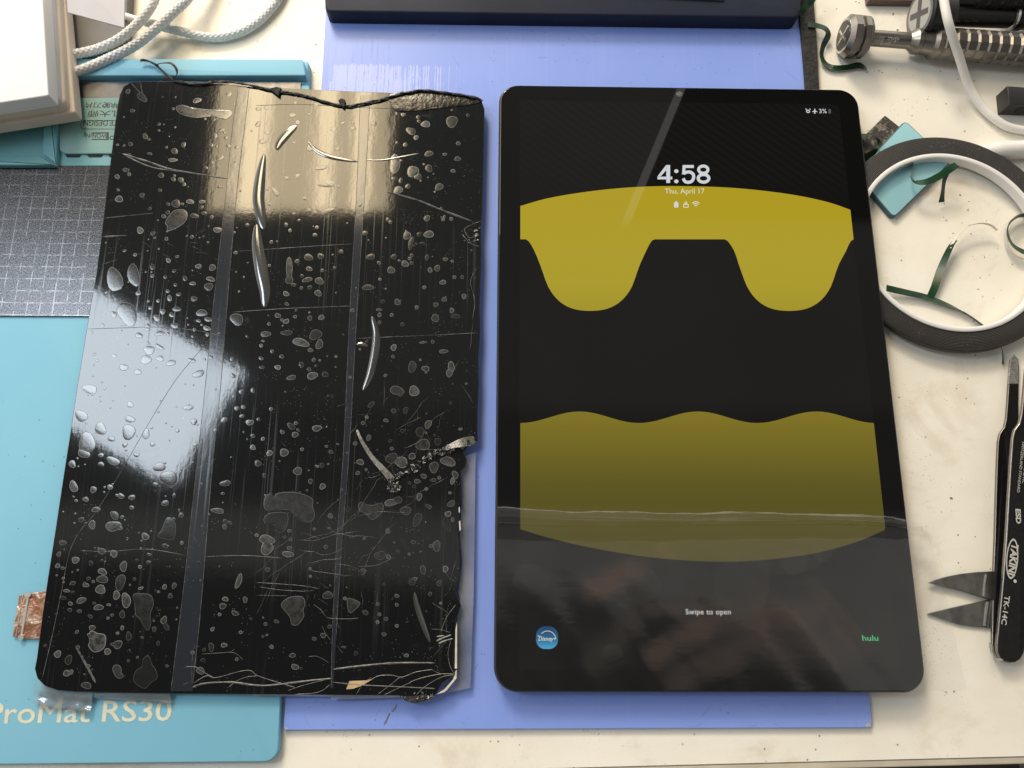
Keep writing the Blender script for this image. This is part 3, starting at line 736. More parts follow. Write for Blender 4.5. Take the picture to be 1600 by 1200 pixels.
# bare strips between the tape lengths
m = M()
def strip(Lx, Rx, z):
    v = []; f = []
    for (y, a), (_, b_) in zip(Lx, Rx):
        v += [tuple(P(a, y, z)), tuple(P(b_, y, z))]
    for i in range(len(Lx) - 1): f.append((2 * i, 2 * i + 1, 2 * i + 3, 2 * i + 2))
    return v, f
m.add(*strip([(138, 372), (200, 364), (300, 353), (400, 342), (500, 331), (600, 321), (750, 305), (900, 289), (1000, 277), (1080, 267)], [(138, 389), (200, 382), (300, 370), (400, 361), (500, 353), (600, 345), (750, 330), (900, 318), (1000, 309), (1080, 301)], ZS + .00003))
m.add(*strip([(148, 563), (220, 560), (300, 556.5), (400, 552), (500, 546), (600, 542), (700, 537), (850, 525.5), (1000, 519), (1075, 516)], [(148, 578), (220, 575), (300, 570), (400, 564), (500, 557), (600, 552), (700, 546), (850, 533), (1000, 525), (1075, 521)], ZS + .00003))
build('tape_gap', m, m_gap_strip, panel)

BUB = '''200,143,4,4;222,152,9,6,-40;308,157,7,4;207,173,4,3;357,147,6,4;346,203,6,3;336,212,4,4;353,215,4,3;287,226,4,4;273,236,5,5;357,228,5,4;343,247,7,5;331,227,3,3;227,213,4,5;204,225,4,3;234,240,4,2;252,274,5,4;270,250,8,3;271,280,4,3;283,281,5,4;288,288,3,3;183,276,4,4;202,272,3,3
403,194,5,4;418,207,5,3;410,221,6,4;457,180,5,4;465,191,4,3;486,230,8,6,40;584,193,5,4;552,200,4,3;536,192,4,2;521,202,6,4;630,179,4,3;642,205,8,6,-30;665,194,8,5;653,183,3,3;706,190,10,9;650,215,4,4;633,226,4,3;716,224,4,3;670,240,8,4;695,241,4,2;715,248,5,4;617,256,9,15;645,268,9,10;653,276,6,5;670,263,6,6;708,267,4,3;615,279,4,3;626,282,3,5;637,291,4,4;686,292,8,5,30;622,297,8,6;502,262,10,4;510,287,15,6;465,275,4,4;448,278,4,3;430,300,9,4,-50;404,170,5,3;476,310,4,3
186,311,7,5;222,305,4,4;275,318,8,6;297,315,6,4;316,315,5,3;315,324,4,3;262,332,4,3;256,338,4,3;304,337,7,4;319,333,5,3;331,339,3,3;219,360,5,6;340,359,8,4;300,370,3,3;260,373,3,3;211,398,3,3;263,407,5,3,-40;238,417,4,5;310,416,5,4;332,418,6,5;329,436,7,4;326,448,8,6;179,437,12,22,12;209,430,10,19,5;289,435,4,4;301,443,5,3;238,431,3,3;258,433,3,3;274,445,3,3;262,455,3,3;279,460,4,3;265,466,4,5;303,467,6,4;216,458,4,4;247,470,3,3;276,483,7,4;315,489,9,6;325,499,6,4;235,481,4,3;254,487,5,4;268,492,4,4;245,497,6,5;310,501,4,3;323,513,6,4;199,490,16,20,15;178,491,5,6;273,509,6,5;231,509,4,4;217,524,6,5;249,521,8,4;233,547,10,7;249,542,8,4,-30;228,562,10,7;250,560,7,5;267,567,8,5;299,563,7,4;193,574,7,6;215,581,6,5;178,556,5,3;310,584,10,6;364,587,5,4;362,561,3,3;370,499,11,10
483,329,5,4;512,330,12,5;447,351,3,4;453,360,3,3;495,355,3,3;492,367,4,3;424,378,3,3;482,402,7,6;501,400,5,5;464,408,4,3;483,420,5,4;452,421,5,22;452,437,7,7;480,437,8,4;499,439,7,6;447,459,5,4;497,458,6,5;471,450,3,3;484,449,4,3;459,445,4,3;533,393,4,3;606,343,3,4;610,347,3,3;570,364,4,4;667,341,5,5;705,342,3,3;694,339,2,3;655,366,4,4;636,368,7,6;642,380,4,11,-18;670,366,8,6;660,380,4,2;579,401,7,5;615,401,5,4;611,422,6,6;633,412,6,5;643,411,3,3;640,404,3,3;643,399,3,3;667,402,3,5;696,405,4,3;672,422,4,4;683,419,5,5;692,441,5,4;710,433,3,3;722,433,3,3;575,449,9,5;598,471,4,3;621,472,5,5;592,484,5,2;612,492,3,3;593,492,3,4;651,480,3,3;681,476,4,4;694,468,4,4;680,497,6,7;706,485,4,4;725,463,4,4;712,494,7,4;434,493,5,4;447,502,5,4;484,497,4,4;502,496,5,4;420,506,3,3;470,535,13,7,-15;493,523,11,8;499,538,6,8;415,522,8,5;448,520,10,4;485,547,5,3;615,543,5,5;614,557,3,3;644,573,7,9;665,576,6,5;705,573,6,8;702,583,5,7;434,574,5,4;471,570,4,5;483,577,4,3;508,585,5,5;488,587,9,6;455,590,8,4;408,560,4,3;409,574,4,3;408,540,3,3;425,549,3,3;440,557,4,3;490,563,3,3;661,535,6,2;676,534,3,3;693,549,8,3
140,608,14,7;127,650,10,10;157,670,10,10;136,692,15,16;131,708,10,8;203,632,6,5;201,675,12,12;203,655,8,6;228,678,6,9,-20;174,686,7,4;177,720,12,6,-15;195,695,5,4;158,711,5,3;158,725,5,4;238,694,5,4;213,711,5,4;249,730,10,8;264,747,14,13;243,757,4,4;294,637,10,4;303,659,6,5;305,695,5,4;277,673,4,3;146,765,5,6;189,775,5,5;206,777,6,4,30;113,725,6,6;115,760,6,11,20;134,780,5,4;172,761,5,4;258,786,6,5;272,774,3,4;283,805,4,4;206,793,4,3;179,805,8,6,-30;150,796,8,4;127,812,5,4;144,820,6,7;177,822,12,9;227,838,6,6;284,848,3,3;258,853,5,4;98,848,6,4;159,861,7,5;178,865,6,6;118,875,7,5;350,656,6,4;380,636,4,3;378,650,4,3;390,660,6,5;395,681,4,3;395,699,5,4;352,755,9,5;352,815,4,4;351,823,4,4;340,798,12,4;395,610,4,4;377,612,4,4;370,638,4,4;188,825,4,3;193,885,6,9;160,893,8,5;142,880,4,4;92,866,4,4;90,884,4,4;233,866,4,2;232,878,4,2;214,875,3,2
455,666,7,5,-30;466,672,4,2,-40;461,679,5,5;495,669,8,5;441,675,4,3;444,707,8,6;421,708,5,5;403,724,6,5;465,736,8,6;503,727,4,4;413,743,3,4;504,760,5,5;485,752,4,4;472,702,3,3;462,661,3,3;417,843,12,8;417,857,11,10;401,836,3,3;450,866,9,5;452,856,4,3;454,843,3,3;418,890,4,4;612,785,12,6,15;621,782,8,6,30;634,798,9,7,20;652,812,6,13,-20;655,776,5,6;671,792,4,3;698,820,6,12,15;682,853,6,10;673,853,3,3;594,868,10,7;607,870,4,4;605,882,4,3;567,893,5,5;678,730,8,9;700,721,12,8;711,742,5,7;707,752,4,5;612,716,11,8,40;627,722,11,9;656,675,7,8,30;669,663,5,8,-20;684,690,5,7;661,695,11,10;620,610,12,7,-20;647,611,9,8;615,642,4,4;634,641,4,6,-30;603,657,4,3;580,632,6,4,40;573,652,3,3;567,661,3,3;576,684,4,5,-30;555,693,4,3;563,722,6,5;559,739,4,3;517,706,4,3;629,673,4,3;612,701,3,3;644,713,6,5;662,744,5,4;652,752,5,4;677,750,5,3;666,764,3,3;647,760,4,3;705,787,7,5,20;700,803,5,5;707,812,3,4;544,796,4,4;606,830,4,4;646,847,4,3;622,862,3,3;661,890,5,7;696,889,5,5;647,905,6,3;516,806,4,4;563,895,4,4
160,905,9,7;157,921,9,7;188,910,8,14,-25;182,930,6,7;197,938,8,12,15;127,938,8,5;154,949,8,5;124,955,4,3;109,953,4,3;110,943,4,3;152,1003,13,14;146,992,8,6;184,1007,9,6,35;201,994,5,7;168,1018,6,5;144,981,5,5;107,1031,6,8,-30;90,1022,6,6;183,1048,8,10;188,1056,5,5;135,1071,8,6;104,1052,6,5;257,917,4,4;272,915,4,5;266,931,4,4;352,936,5,4;348,947,6,5,40;367,958,6,4,-40;330,1011,5,7;350,1008,5,4;343,960,3,3;332,983,4,3,30;383,937,4,5;373,908,5,12,-20;317,1031,4,3;313,1048,7,6;370,1030,3,3;376,988,3,3;191,960,5,6;256,969,5,7;260,979,4,7,20;114,911,5,3;134,914,5,4;113,925,4,2;111,1050,4,4;104,923,5,3;98,934,6,3;170,945,4,2;191,981,3,4;222,996,3,2;247,1005,3,4;241,983,4,4;220,919,5,2;210,905,3,3
512,930,8,7;644,909,5,7,-20;571,957,5,4;590,944,3,3;603,967,4,3;590,972,3,3;620,931,4,3;620,945,3,3;600,991,4,3;515,979,4,3;432,971,4,3;415,975,3,3;505,993,5,4;491,998,4,3;537,1011,4,2;457,1024,5,4;461,1042,6,5;556,1021,4,3,30;635,1024,4,3;539,935,3,3;620,978,3,3;593,960,3,3;686,911,4,5;672,928,3,4'''
bl = [tuple(float(x) for x in q.split(',')) for l in BUB.split('\n') for q in l.split(';') if q]
def inside(px, py, poly=outline):
    r = False; j = len(poly) - 1
    for i in range(len(poly)):
        xi, yi = poly[i]; xj, yj = poly[j]
        if (yi > py) != (yj > py) and px < (xj - xi) * (py - yi) / (yj - yi) + xi: r = not r
        j = i
    return r
n_small = 0
while n_small < 420:
    x = rnd.uniform(60, 745); y = rnd.uniform(150, 1060)
    if not inside(x, y) or not inside(x + 8, y) or not inside(x - 8, y): continue
    left = x < 360 - (y - 300) * .1
    dens = (1.0 if left else 0.5) * (1 if y < 930 or left else .35)
    if rnd.random() > dens: continue
    r = 1.2 + 1.9 * rnd.random() ** 2
    bl.append((x, y, r * (1 + .4 * rnd.random()), r, rnd.uniform(-40, 40))); n_small += 1
SHAPES = [
 [(275, 167), (285, 164), (300, 168), (325, 171), (345, 172), (361, 173), (362, 180), (350, 187), (336, 181), (310, 184), (290, 181), (278, 175)],
 [(258, 349), (262, 340), (272, 329), (286, 327), (293, 333), (291, 344), (280, 354), (263, 361), (261, 353)],
 [(412, 790), (415, 774), (425, 772), (428, 780), (424, 786), (434, 790), (430, 772), (460, 769), (487, 778), (489, 792), (492, 806), (484, 816), (466, 812), (452, 798), (436, 797), (418, 798)],
 [(412, 810), (420, 802), (436, 800), (449, 803), (450, 818), (444, 830), (434, 831), (428, 820), (415, 819)],
 [(560, 788), (566, 784), (573, 788), (583, 789), (597, 786), (599, 797), (590, 808), (580, 812), (572, 803), (562, 798)],
 [(246, 838), (252, 828), (259, 811), (265, 808), (272, 814), (275, 825), (272, 842), (262, 843)],
 [(208, 929), (222, 927), (236, 930), (240, 944), (235, 960), (236, 975), (231, 985), (225, 979), (220, 970), (212, 960), (210, 944)],
 [(208, 1062), (212, 1048), (222, 1041), (223, 1030), (232, 1024), (238, 1038), (243, 1045), (246, 1059), (236, 1067), (227, 1076), (215, 1071)],
 [(139, 947), (150, 936), (160, 938), (165, 950)][:0],
 [(439, 946), (445, 937), (456, 932), (472, 932), (477, 942), (474, 954), (475, 963), (466, 976), (456, 976), (453, 965), (448, 958)],
 [(543, 935), (555, 937), (563, 943), (556, 952), (547, 958), (543, 950)],
 [(137, 990), (163, 991), (165, 1005), (160, 1015), (147, 1019), (138, 1009), (141, 1000)],
]
def blob(px_pts, z, h, m, rim=.00022):
    poly = xy(px_pts, z)
    if area2(poly) < 0: poly = poly[::-1]
    N = len(poly); cx = sum(p[0] for p in poly) / N; cy = sum(p[1] for p in poly) / N
    rad = min(math.hypot(p[0] - cx, p[1] - cy) for p in poly) + 1e-6
    rings = [(0, 0.0), (min(rim, rad * .35), h * .30)]
    q0 = poly; q1 = [(cx + (x - cx) * (1 - rings[1][0] / max(math.hypot(x - cx, y - cy), 1e-6)), cy + (y - cy) * (1 - rings[1][0] / max(math.hypot(x - cx, y - cy), 1e-6))) for x, y in poly]
    rs = [(q0, 0)] + [(q1, .25)] + [([(cx + (x - cx) * s, cy + (y - cy) * s) for x, y in q1], hh) for s, hh in ((.8, .62), (.5, .9), (.2, 1.0))]
    v = []; f = []; mi = []
    for r, hh in rs: v += [(x, y, z + h * hh) for x, y in r]
    for j in range(len(rs) - 1):
        for i in range(N):
            k = (i + 1) % N; f.append((j * N + i, j * N + k, (j + 1) * N + k, (j + 1) * N + i)); mi.append(1 if j == 0 else 0)
    f.append(tuple(range((len(rs) - 1) * N, len(rs) * N))); mi.append(0)
    m.add(v, f, mi)
mb = M()
for q in bl:
    x, y, rx, ry = q[:4]; an = math.radians(-(q[4] if len(q) > 4 else rnd.uniform(-15, 15)))
    rx *= 0.95; ry *= 0.95
    N = 14 if rx > 3 else 9
    ph1, ph2 = rnd.uniform(0, 6.28), rnd.uniform(0, 6.28); am = .10 if rx > 3.4 else .05
    pts = []
    for k in range(N):
        th = 2 * math.pi * k / N; s = 1 + am * math.sin(2 * th + ph1) + am * .8 * math.sin(3 * th + ph2)
        a = rx * s * math.cos(th); b_ = ry * s * math.sin(th)
        pts.append((x + a * math.cos(an) - b_ * math.sin(an), y + a * math.sin(an) + b_ * math.cos(an)))
    blob(pts, ZS + .00005, .000012 + .000004 * min(rx, ry), mb, .00015 if rx < 4 else .00022)
for sh in SHAPES:
    if sh: blob(smooth(sh, 4), ZS + .00006, .00005, mb, .00025)
build('air_bubbles', mb, [m_bub, m_rim], panel, smooth_=True, flat_angle=60, kind='stuff')

def spindle(pts, wpx, h, m):
    q = smooth(pts, 6, False); K = len(q); rows = 9; v = []; f = []
    for i, (x, y) in enumerate(q):
        u = i / (K - 1); wd = wpx * .85 * max(0.02, math.sin(math.pi * min(1, max(0, u)) ) ** .55)
        a = q[min(i + 1, K - 1)]; b_ = q[max(i - 1, 0)]; tx, ty = a[0] - b_[0], a[1] - b_[1]; L = math.hypot(tx, ty); nx, ny = -ty / L, tx / L
        for r in range(rows):
            s = -1 + 2 * r / (rows - 1); p = P(x + nx * wd * s / 2, y + ny * wd * s / 2, ZS)
            hh = h * (1 - s * s) * max(0, math.sin(math.pi * u)) ** .6
            v.append((p.x, p.y, ZS + .00006 + hh))
    for i in range(K - 1):
        for r in range(rows - 1):
            k = i * rows + r; f.append((k, k + 1, k + rows + 1, k + rows))
    m.add(v, f)
for pts, wpx, h in (([(413, 240), (407, 275), (404, 310), (408, 340), (412, 359)], 22, .00049), ([(401, 350), (402, 380), (408, 420), (414, 455), (413, 481)], 24, .00054),
                    ([(581, 494), (588, 520), (586, 550), (578, 585), (567, 611)], 15, .00045), ([(432, 235), (438, 222), (450, 208), (464, 197)], 16, .00027),
                    ([(482, 222), (496, 236), (520, 246), (560, 253)], 9, .00027), ([(648, 925), (651, 945), (662, 978), (672, 1004)], 10, .00014),
                    ([(572, 250), (600, 250), (640, 243), (655, 240)], 4, .00014), ([(557, 538), (566, 538), (575, 541)], 7, .00018)):
    m = M(); spindle(pts, wpx, h, m); build('film_blister', m, m_blister, panel, smooth_=True, flat_angle=180)

# scratches and cracks
ms = M()
for pts, wd in (([(365, 393), (440, 388), (500, 384), (553, 381)], .0004), ([(360, 488), (450, 482), (552, 478)], .0004), ([(557, 529), (620, 526), (690, 523), (748, 520)], .0003),
                ([(605, 300), (650, 312), (690, 328), (738, 346)], .0010), ([(190, 240), (230, 252), (270, 265), (355, 279)], .0009), ([(195, 243), (240, 262), (300, 270)], .0006),
                ([(137, 514), (200, 512), (250, 511), (310, 517), (345, 525)], .0003), ([(160, 341), (200, 337), (240, 333)], .0004), ([(160, 370), (200, 368)], .0008), ([(155, 415), (185, 405)], .0004),
                ([(372, 140), (363, 200), (353, 300), (342, 400), (331, 500), (321, 600), (305, 750), (289, 900), (277, 1000), (267, 1080)], .0003),
                ([(389, 140), (382, 200), (370, 300), (353, 500), (345, 600), (330, 750), (318, 900), (309, 1000), (301, 1070)], .0004),
                ([(563, 150), (557, 300), (546, 500), (537, 700), (526, 850), (519, 1000), (518, 1075)], .0003), ([(578, 150), (570, 300), (557, 500), (546, 700), (534, 850), (525, 1000)], .0003),
                ([(400, 165), (470, 163), (560, 168), (640, 170)], .0003), ([(300, 1070), (300, 1035), (305, 1000)], .0002),
                ([(301, 1074), (320, 1068), (360, 1066), (392, 1070), (420, 1071), (480, 1064), (520, 1060)], .0009), ([(520, 1046), (570, 1040), (620, 1036), (680, 1036)], .0009), ([(520, 1066), (560, 1070), (640, 1074), (680, 1076)], .0005),
                ([(125, 860), (170, 862), (230, 858), (290, 868)], .0003), ([(320, 870), (380, 868), (440, 872)], .0003), ([(120, 1012), (124, 1020), (138, 1045), (150, 1068)], .0010),
                ([(400, 910), (430, 912), (470, 915), (500, 920)], .0003), ([(405, 917), (440, 922), (480, 924)], .0003), ([(400, 930), (450, 931)], .0002),
                ([(205, 130), (219, 145)], .0004), ([(219, 127), (221, 137), (223, 148)], .0005)):
    ms.line(pts, ZS + .00006, wd)
for _ in range(60):                              # fine hair scratches in two clusters
    cx, cy = rnd.choice([(240, 400), (310, 385), (190, 400), (260, 200), (640, 335), (730, 360), (480, 925), (300, 140), (215, 480), (520, 640)])
    x = cx + rnd.gauss(0, 18); y = cy + rnd.gauss(0, 14); an = rnd.choice([-.6, .3]) + rnd.gauss(0, .3); L = rnd.uniform(6, 22)
    pts = [(x, y), (x + L * .5 * math.cos(an), y + L * .5 * math.sin(an) + rnd.gauss(0, 1)), (x + L * math.cos(an), y + L * math.sin(an))]
    if all(inside(*p) for p in pts): ms.line(pts, ZS + .00006, .00012, n=2)
build('scuff_marks', ms, m_scr, panel)
mc = M()
for pts, wd in (([(336, 520), (300, 562), (270, 600), (230, 665), (190, 735), (150, 800), (125, 830), (108, 865), (95, 930), (80, 1000), (66, 1060)], .00022),
                ([(289, 1042), (305, 1042), (318, 1050), (334, 1059)], .0003), ([(302, 1068), (322, 1056), (334, 1059), (350, 1056), (375, 1049), (392, 1048), (403, 1056), (440, 1068), (461, 1074)], .0004),
                ([(357, 1074), (370, 1064), (385, 1058), (403, 1056)], .0003), ([(450, 1079), (470, 1072), (500, 1064), (517, 1060)], .0003), ([(460, 1085), (490, 1083), (505, 1078), (516, 1069)], .0003),
                ([(315, 1022), (345, 1020), (366, 1020), (380, 1031)], .0002), ([(361, 1018), (367, 1014)], .0002), ([(482, 1026), (497, 1026), (514, 1036)], .0002), ([(286, 1070), (300, 1064)], .0002),
                ([(580, 1062), (592, 1056), (612, 1055), (628, 1058), (650, 1050), (677, 1046)], .0004), ([(590, 1085), (610, 1070), (626, 1057)], .0003), ([(557, 1085), (566, 1070), (580, 1058)], .0003),
                ([(640, 1066), (660, 1059), (690, 1053), (711, 1054)], .0004), ([(650, 1086), (665, 1072), (690, 1058), (710, 1055)], .0003), ([(600, 1086), (625, 1074), (642, 1066)], .0003), ([(675, 1047), (690, 1053), (711, 1052)], .0003),
                ([(689, 987), (695, 970), (702, 958), (712, 945)], .0003), ([(676, 943), (690, 951), (702, 959)], .0002), ([(674, 983), (690, 984), (704, 989)], .0002), ([(705, 1000), (700, 1020), (703, 1040), (710, 1053)], .0003),
                ([(682, 1002), (690, 998), (705, 992)], .0008), ([(685, 1006), (696, 1001), (708, 998)], .0007), ([(682, 995), (695, 993)], .0006),
                ([(500, 950), (508, 962), (516, 966), (540, 967), (560, 966)], .0002), ([(503, 978), (509, 990), (517, 1001)], .0002), ([(524, 960), (530, 982)], .0002), ([(490, 944), (505, 956)], .0003), ([(526, 1008), (536, 1021)], .0002),
                ([(745, 420), (735, 440), (742, 470), (738, 500)], .0002), ([(748, 360), (735, 372), (726, 358), (740, 350), (752, 345)], .0003), ([(730, 380), (745, 376)], .0005), ([(722, 366), (735, 380), (748, 385)], .0004)):
    mc.line(pts, ZS + .00009, wd)
def crackline(x, y, an, L, wd, depth=0):         # jagged crack through pixels
    pts = [(x, y)]; n_ = max(3, int(L / 12))
    for k in range(n_):
        an += rnd.gauss(0, .22); x += L / n_ * math.cos(an); y += L / n_ * math.sin(an)
        if not inside(x, y): break
        pts.append((x, y))
        if depth < 1 and rnd.random() < .12: crackline(x, y, an + rnd.choice([-.7, .7]), L * .35, wd * .7, depth + 1)
    if len(pts) > 1: mc.line(pts, ZS + .00009, wd, n=1)
for x, y, a, L in ((700, 700, 160, 60), (560, 660, 120, 40), (640, 700, 145, 110), (600, 745, 130, 150), (570, 780, 125, 150), (560, 830, 140, 120), (540, 855, 150, 100), (620, 815, 150, 130), (590, 840, 165, 100), (640, 800, 140, 110), (540, 770, 125, 80), (700, 640, 150, 120), (670, 620, 120, 70), (480, 860, 130, 110), (430, 850, 100, 50), (455, 800, 110, 40), (460, 830, 105, 60), (540, 870, 175, 90), (620, 870, 160, 80), (430, 905, 120, 50), (585, 625, 130, 60), (660, 770, 150, 60), (700, 745, 155, 70), (690, 880, 70, 60), (715, 870, 110, 50), (590, 920, 100, 40), (700, 950, 100, 60), (520, 880, 10, 60), (480, 890, 5, 90), (720, 600, 70, 50), (600, 640, -70, 60), (395, 900, -60, 60), (400, 960, -65, 60), (660, 650, 160, 60), (720, 560, 120, 40), (740, 500, 100, 60), (565, 950, -80, 40), (700, 1000, 120, 50)):
    crackline(x, y, math.radians(a), L * .8, .00013)
for _ in range(110):                             # tiny chips
    cx, cy, s = rnd.choice([(610, 850, 60), (700, 1000, 25), (620, 740, 30), (730, 640, 20), (740, 380, 14), (490, 900, 60), (660, 680, 25), (740, 560, 10), (330, 1050, 30), (640, 1065, 30), (100, 730, 20), (180, 860, 40)])
    x = rnd.gauss(cx, s); y = rnd.gauss(cy, s * .7); an = rnd.uniform(1.8, 3.2); L = rnd.uniform(2, 8)
    if inside(x, y) and inside(x + L * math.cos(an), y + L * math.sin(an)): mc.line([(x, y), (x + L * math.cos(an), y + L * math.sin(an))], ZS + .00009, .00025, n=1)
build('cracks', mc, m_crack, panel)
# the crushed spot where the panel folded
m = M()
def shards(pts, n_, s, hmax, m):
    for _ in range(n_):
        i = rnd.randrange(len(pts) - 1); u = rnd.random(); x = pts[i][0] + (pts[i + 1][0] - pts[i][0]) * u + rnd.gauss(0, s); y = pts[i][1] + (pts[i + 1][1] - pts[i][1]) * u + rnd.gauss(0, s * .7)
        k = rnd.randint(3, 5); a0 = rnd.uniform(0, 6.28); r = rnd.uniform(1, 3.6); c = P(x, y, ZS); tilt = Vector((rnd.gauss(0, .35), rnd.gauss(0, .35), 0)); h0 = rnd.uniform(.0001, hmax)
        v = []
        for j in range(k):
            th = a0 + 6.283 * j / k; dxy = Vector((math.cos(th), math.sin(th), 0)) * r * .00027 * rnd.uniform(.5, 1.3); v.append(c + dxy + Vector((0, 0, .0002 + h0 + dxy.dot(tilt))))
        v2 = [p - Vector((0, 0, .0002)) for p in v]
        m.add(v + v2, [tuple(range(k)), tuple(range(2 * k - 1, k - 1, -1))] + [(j, k + j, k + (j + 1) % k, (j + 1) % k) for j in range(k)])
shards([(620, 765), (610, 750), (640, 735), (665, 715), (690, 705), (720, 698), (740, 690)], 170, 4, .0010, m)
shards([(620, 768), (612, 750)], 25, 5, .0012, m)
shards([(648, 1084), (676, 1084)], 14, 4, .0004, m)
shards([(744, 350), (742, 385)], 16, 4, .0005, m)
build('crushed_glass', m, m_shard, panel, kind='stuff')
m = M().ribbon([(*P(558, 672, ZS)[:2], ZS + .0004, 0), (*P(566, 690, ZS)[:2], ZS + .0010, 20), (*P(582, 715, ZS)[:2], ZS + .0008, -15), (*P(600, 735, ZS)[:2], ZS + .0010, 10), (*P(613, 750, ZS)[:2], ZS + .0006, 0)], lambda u: .0008 + .0022 * u, .0001)
m.ribbon([(*P(692, 703, ZS)[:2], ZS + .0006, 0), (*P(712, 695, ZS)[:2], ZS + .0010, 25), (*P(732, 690, ZS)[:2], ZS + .0009, -20), (*P(742, 687, ZS)[:2], ZS + .0006, 0)], lambda u: .0006 + .0034 * math.sin(u * 2.6), .0001)
build('torn_film', m, m_torn, panel, smooth_=True)
m = M().prism(xy([(682, 1085), (694, 1078), (708, 1062), (712, 1048), (713.5, 1048), (713.5, 1060), (698, 1079), (694, 1082)], ZS), .0050, ZS - .0002, .0001)
build('frame_edge', m, m_chassis, bp); m = M()
m.prism(xy([(713.8, 972), (711.5, 985), (710.5, 1045), (714, 1045), (714.2, 985)], ZS), .0050, ZS - .0001, .0001)
build('frame_edge', m, m_chassis, bp); m = M()
m.prism(xy([(716, 786), (718, 786), (718.6, 800), (717, 802)], ZS), .0050, ZS - .0001, .0001)
build('frame_edge', m, m_chassis, bp); m = M()
m.prism(xy([(717, 815), (719, 813), (720, 828), (718, 830)], ZS), .0050, ZS - .0001, .0001)
build('frame_edge', m, m_chassis, bp)
m = M().sheet(xy([(546, 1064), (572, 1063), (584, 1060), (566, 1071), (552, 1076), (541, 1077)], ZS), ZS + .00012)
build('adhesive_residue', m, m_tan, panel)
m = M().prism(smooth(xy([(624, 1086), (640, 1087), (660, 1084), (680, 1083), (672, 1092), (655, 1098), (640, 1098), (630, 1093)], .0066), 4), .0056, .0067, .0003)
build('chipped_flap', m, m_shard, bp, smooth_=True)
m = M().prism(xy([(78, 921), (62, 925), (44, 928), (30, 930), (27, 950), (22, 975), (20, 995), (33, 996), (40, 998), (58, 998), (80, 994)], .0050), .0045, .0051, .0001)
flex = build('copper_flex', m, m_copper, bp)
m = M().prism(xy([(43, 927), (46.5, 927), (34.5, 998), (31, 998)], .0053), .00515, .0054, .0001)
m.prism(xy([(35, 929.5), (36, 929.5), (25, 995), (24, 995)], .0053), .00515, .0053)
for x, y in ((44.5, 929), (33, 996)):
    c = P(x, y, .0054); m.lathe(Vector((c.x, c.y, .00515)), Vector((0, 0, 1)), [(0, .0011), (.0005, .0011), (.0005, .0005)], 14)
build('flex_stiffener', m, m_silver, flex)

# overhanging clear tape
m = M()
def wavy(px_poly, z, amp, nx=26, ny=10):
    """strip between two pixel edges, gently crumpled"""
    (a0, a1), (b0, b1) = px_poly; v = []; f = []
    for j in range(ny + 1):
        for i in range(nx + 1):
            u = i / nx; w_ = j / ny
            x = (a0[0] + (a1[0] - a0[0]) * u) * (1 - w_) + (b0[0] + (b1[0] - b0[0]) * u) * w_
            y = (a0[1] + (a1[1] - a0[1]) * u) * (1 - w_) + (b0[1] + (b1[1] - b0[1]) * u) * w_
            p = P(x, y, z); zz = z - w_ * (z - ZP - .0006) * .7 + amp * w_ * (math.sin(u * 23 + w_ * 4) * .5 + math.sin(u * 9 - w_ * 7) + math.sin(w_ * 9))
            v.append((p.x, p.y, zz))
    for j in range(ny):
        for i in range(nx): k = j * (nx + 1) + i; f.append((k, k + 1, k + nx + 2, k + nx + 1))
    return v, f
m.add(*wavy([[(52, 1068), (145, 1082)], [(50, 1102), (138, 1116)]], .0068, .0004))
m.add(*wavy([[(146, 1083), (265, 1084)], [(146, 1092), (266, 1101)]], .0068, .00015))
build('tape_overhang', m, m_tape, bp, smooth_=True, flat_angle=180)
m = M(); v, f = wavy([[(516, 1086), (625, 1087)], [(517, 1094), (640, 1090)]], .0060, .00005, 20, 3); m.add(v, f)
v, f = wavy([[(392, 1084), (520, 1086)], [(397, 1089), (516, 1089)]], .0060, .00005, 20, 3); m.add(v, f)
build('tape_overhang', m, m_tape, bp, smooth_=True, flat_angle=180)
m = M()
m_tape2 = clear('milky_tape', 2.5, 0.2, (0.97, 0.98, 0.99), 0.13, 0.9, 500)
poly = xy([(727, 712), (743, 707), (742, 800), (740, 930), (735, 1075), (700, 1082), (712, 1060), (712, 975), (720, 946), (716, 925), (722, 880), (718, 830), (722, 785), (720, 735)], .0045)
m.sheet(poly, .0045)
build('tape_overhang', m, m_tape2, bp)
m = M().add(*wavy([[(236, 129), (262, 121)], [(236, 124), (275, 120)]], .0076, .00005, 6, 2))
m.add(*wavy([[(255, 128), (360, 129)], [(262, 121), (352, 124)]], .0076, .0002, 20, 3))
build('tape_overhang', m, m_tape, bp, smooth_=True)

# twisted adhesive along the top of the panel
zz = ZS + .0009
def tw(th, d): return 1 + .25 * math.cos(2 * th + d * 900) + .12 * math.sin(5 * th + d * 2300)
wo = P(400, 140, 0)
wt = thing('adhesive_strand', 'twisted black adhesive strand lying along the top edge of the broken screen', 'adhesive strand', (wo.x, wo.y, ZS))
m = M().tube(cpts([(219, 95, .0105), (226, 94, .0102), (240, 99, .0098), (252, 109, .0094), (262, 119, .009), (275, 126, zz), (292, 130, zz), (312, 131, zz), (335, 128, zz), (360, 128, zz), (385, 132, zz), (410, 137, zz), (430, 142, zz), (455, 145, zz), (480, 150, zz), (505, 158, zz), (530, 164, zz), (548, 165, zz), (575, 160, zz), (600, 154, zz), (625, 147, zz), (645, 143, zz), (662, 141, zz), (690, 144, zz), (720, 148, zz), (745, 153, zz), (754, 158, ZS + .0005)]), .00048, 10, n=16, mod=tw)
build('strand_body', m, m_wire, wt, smooth_=True)
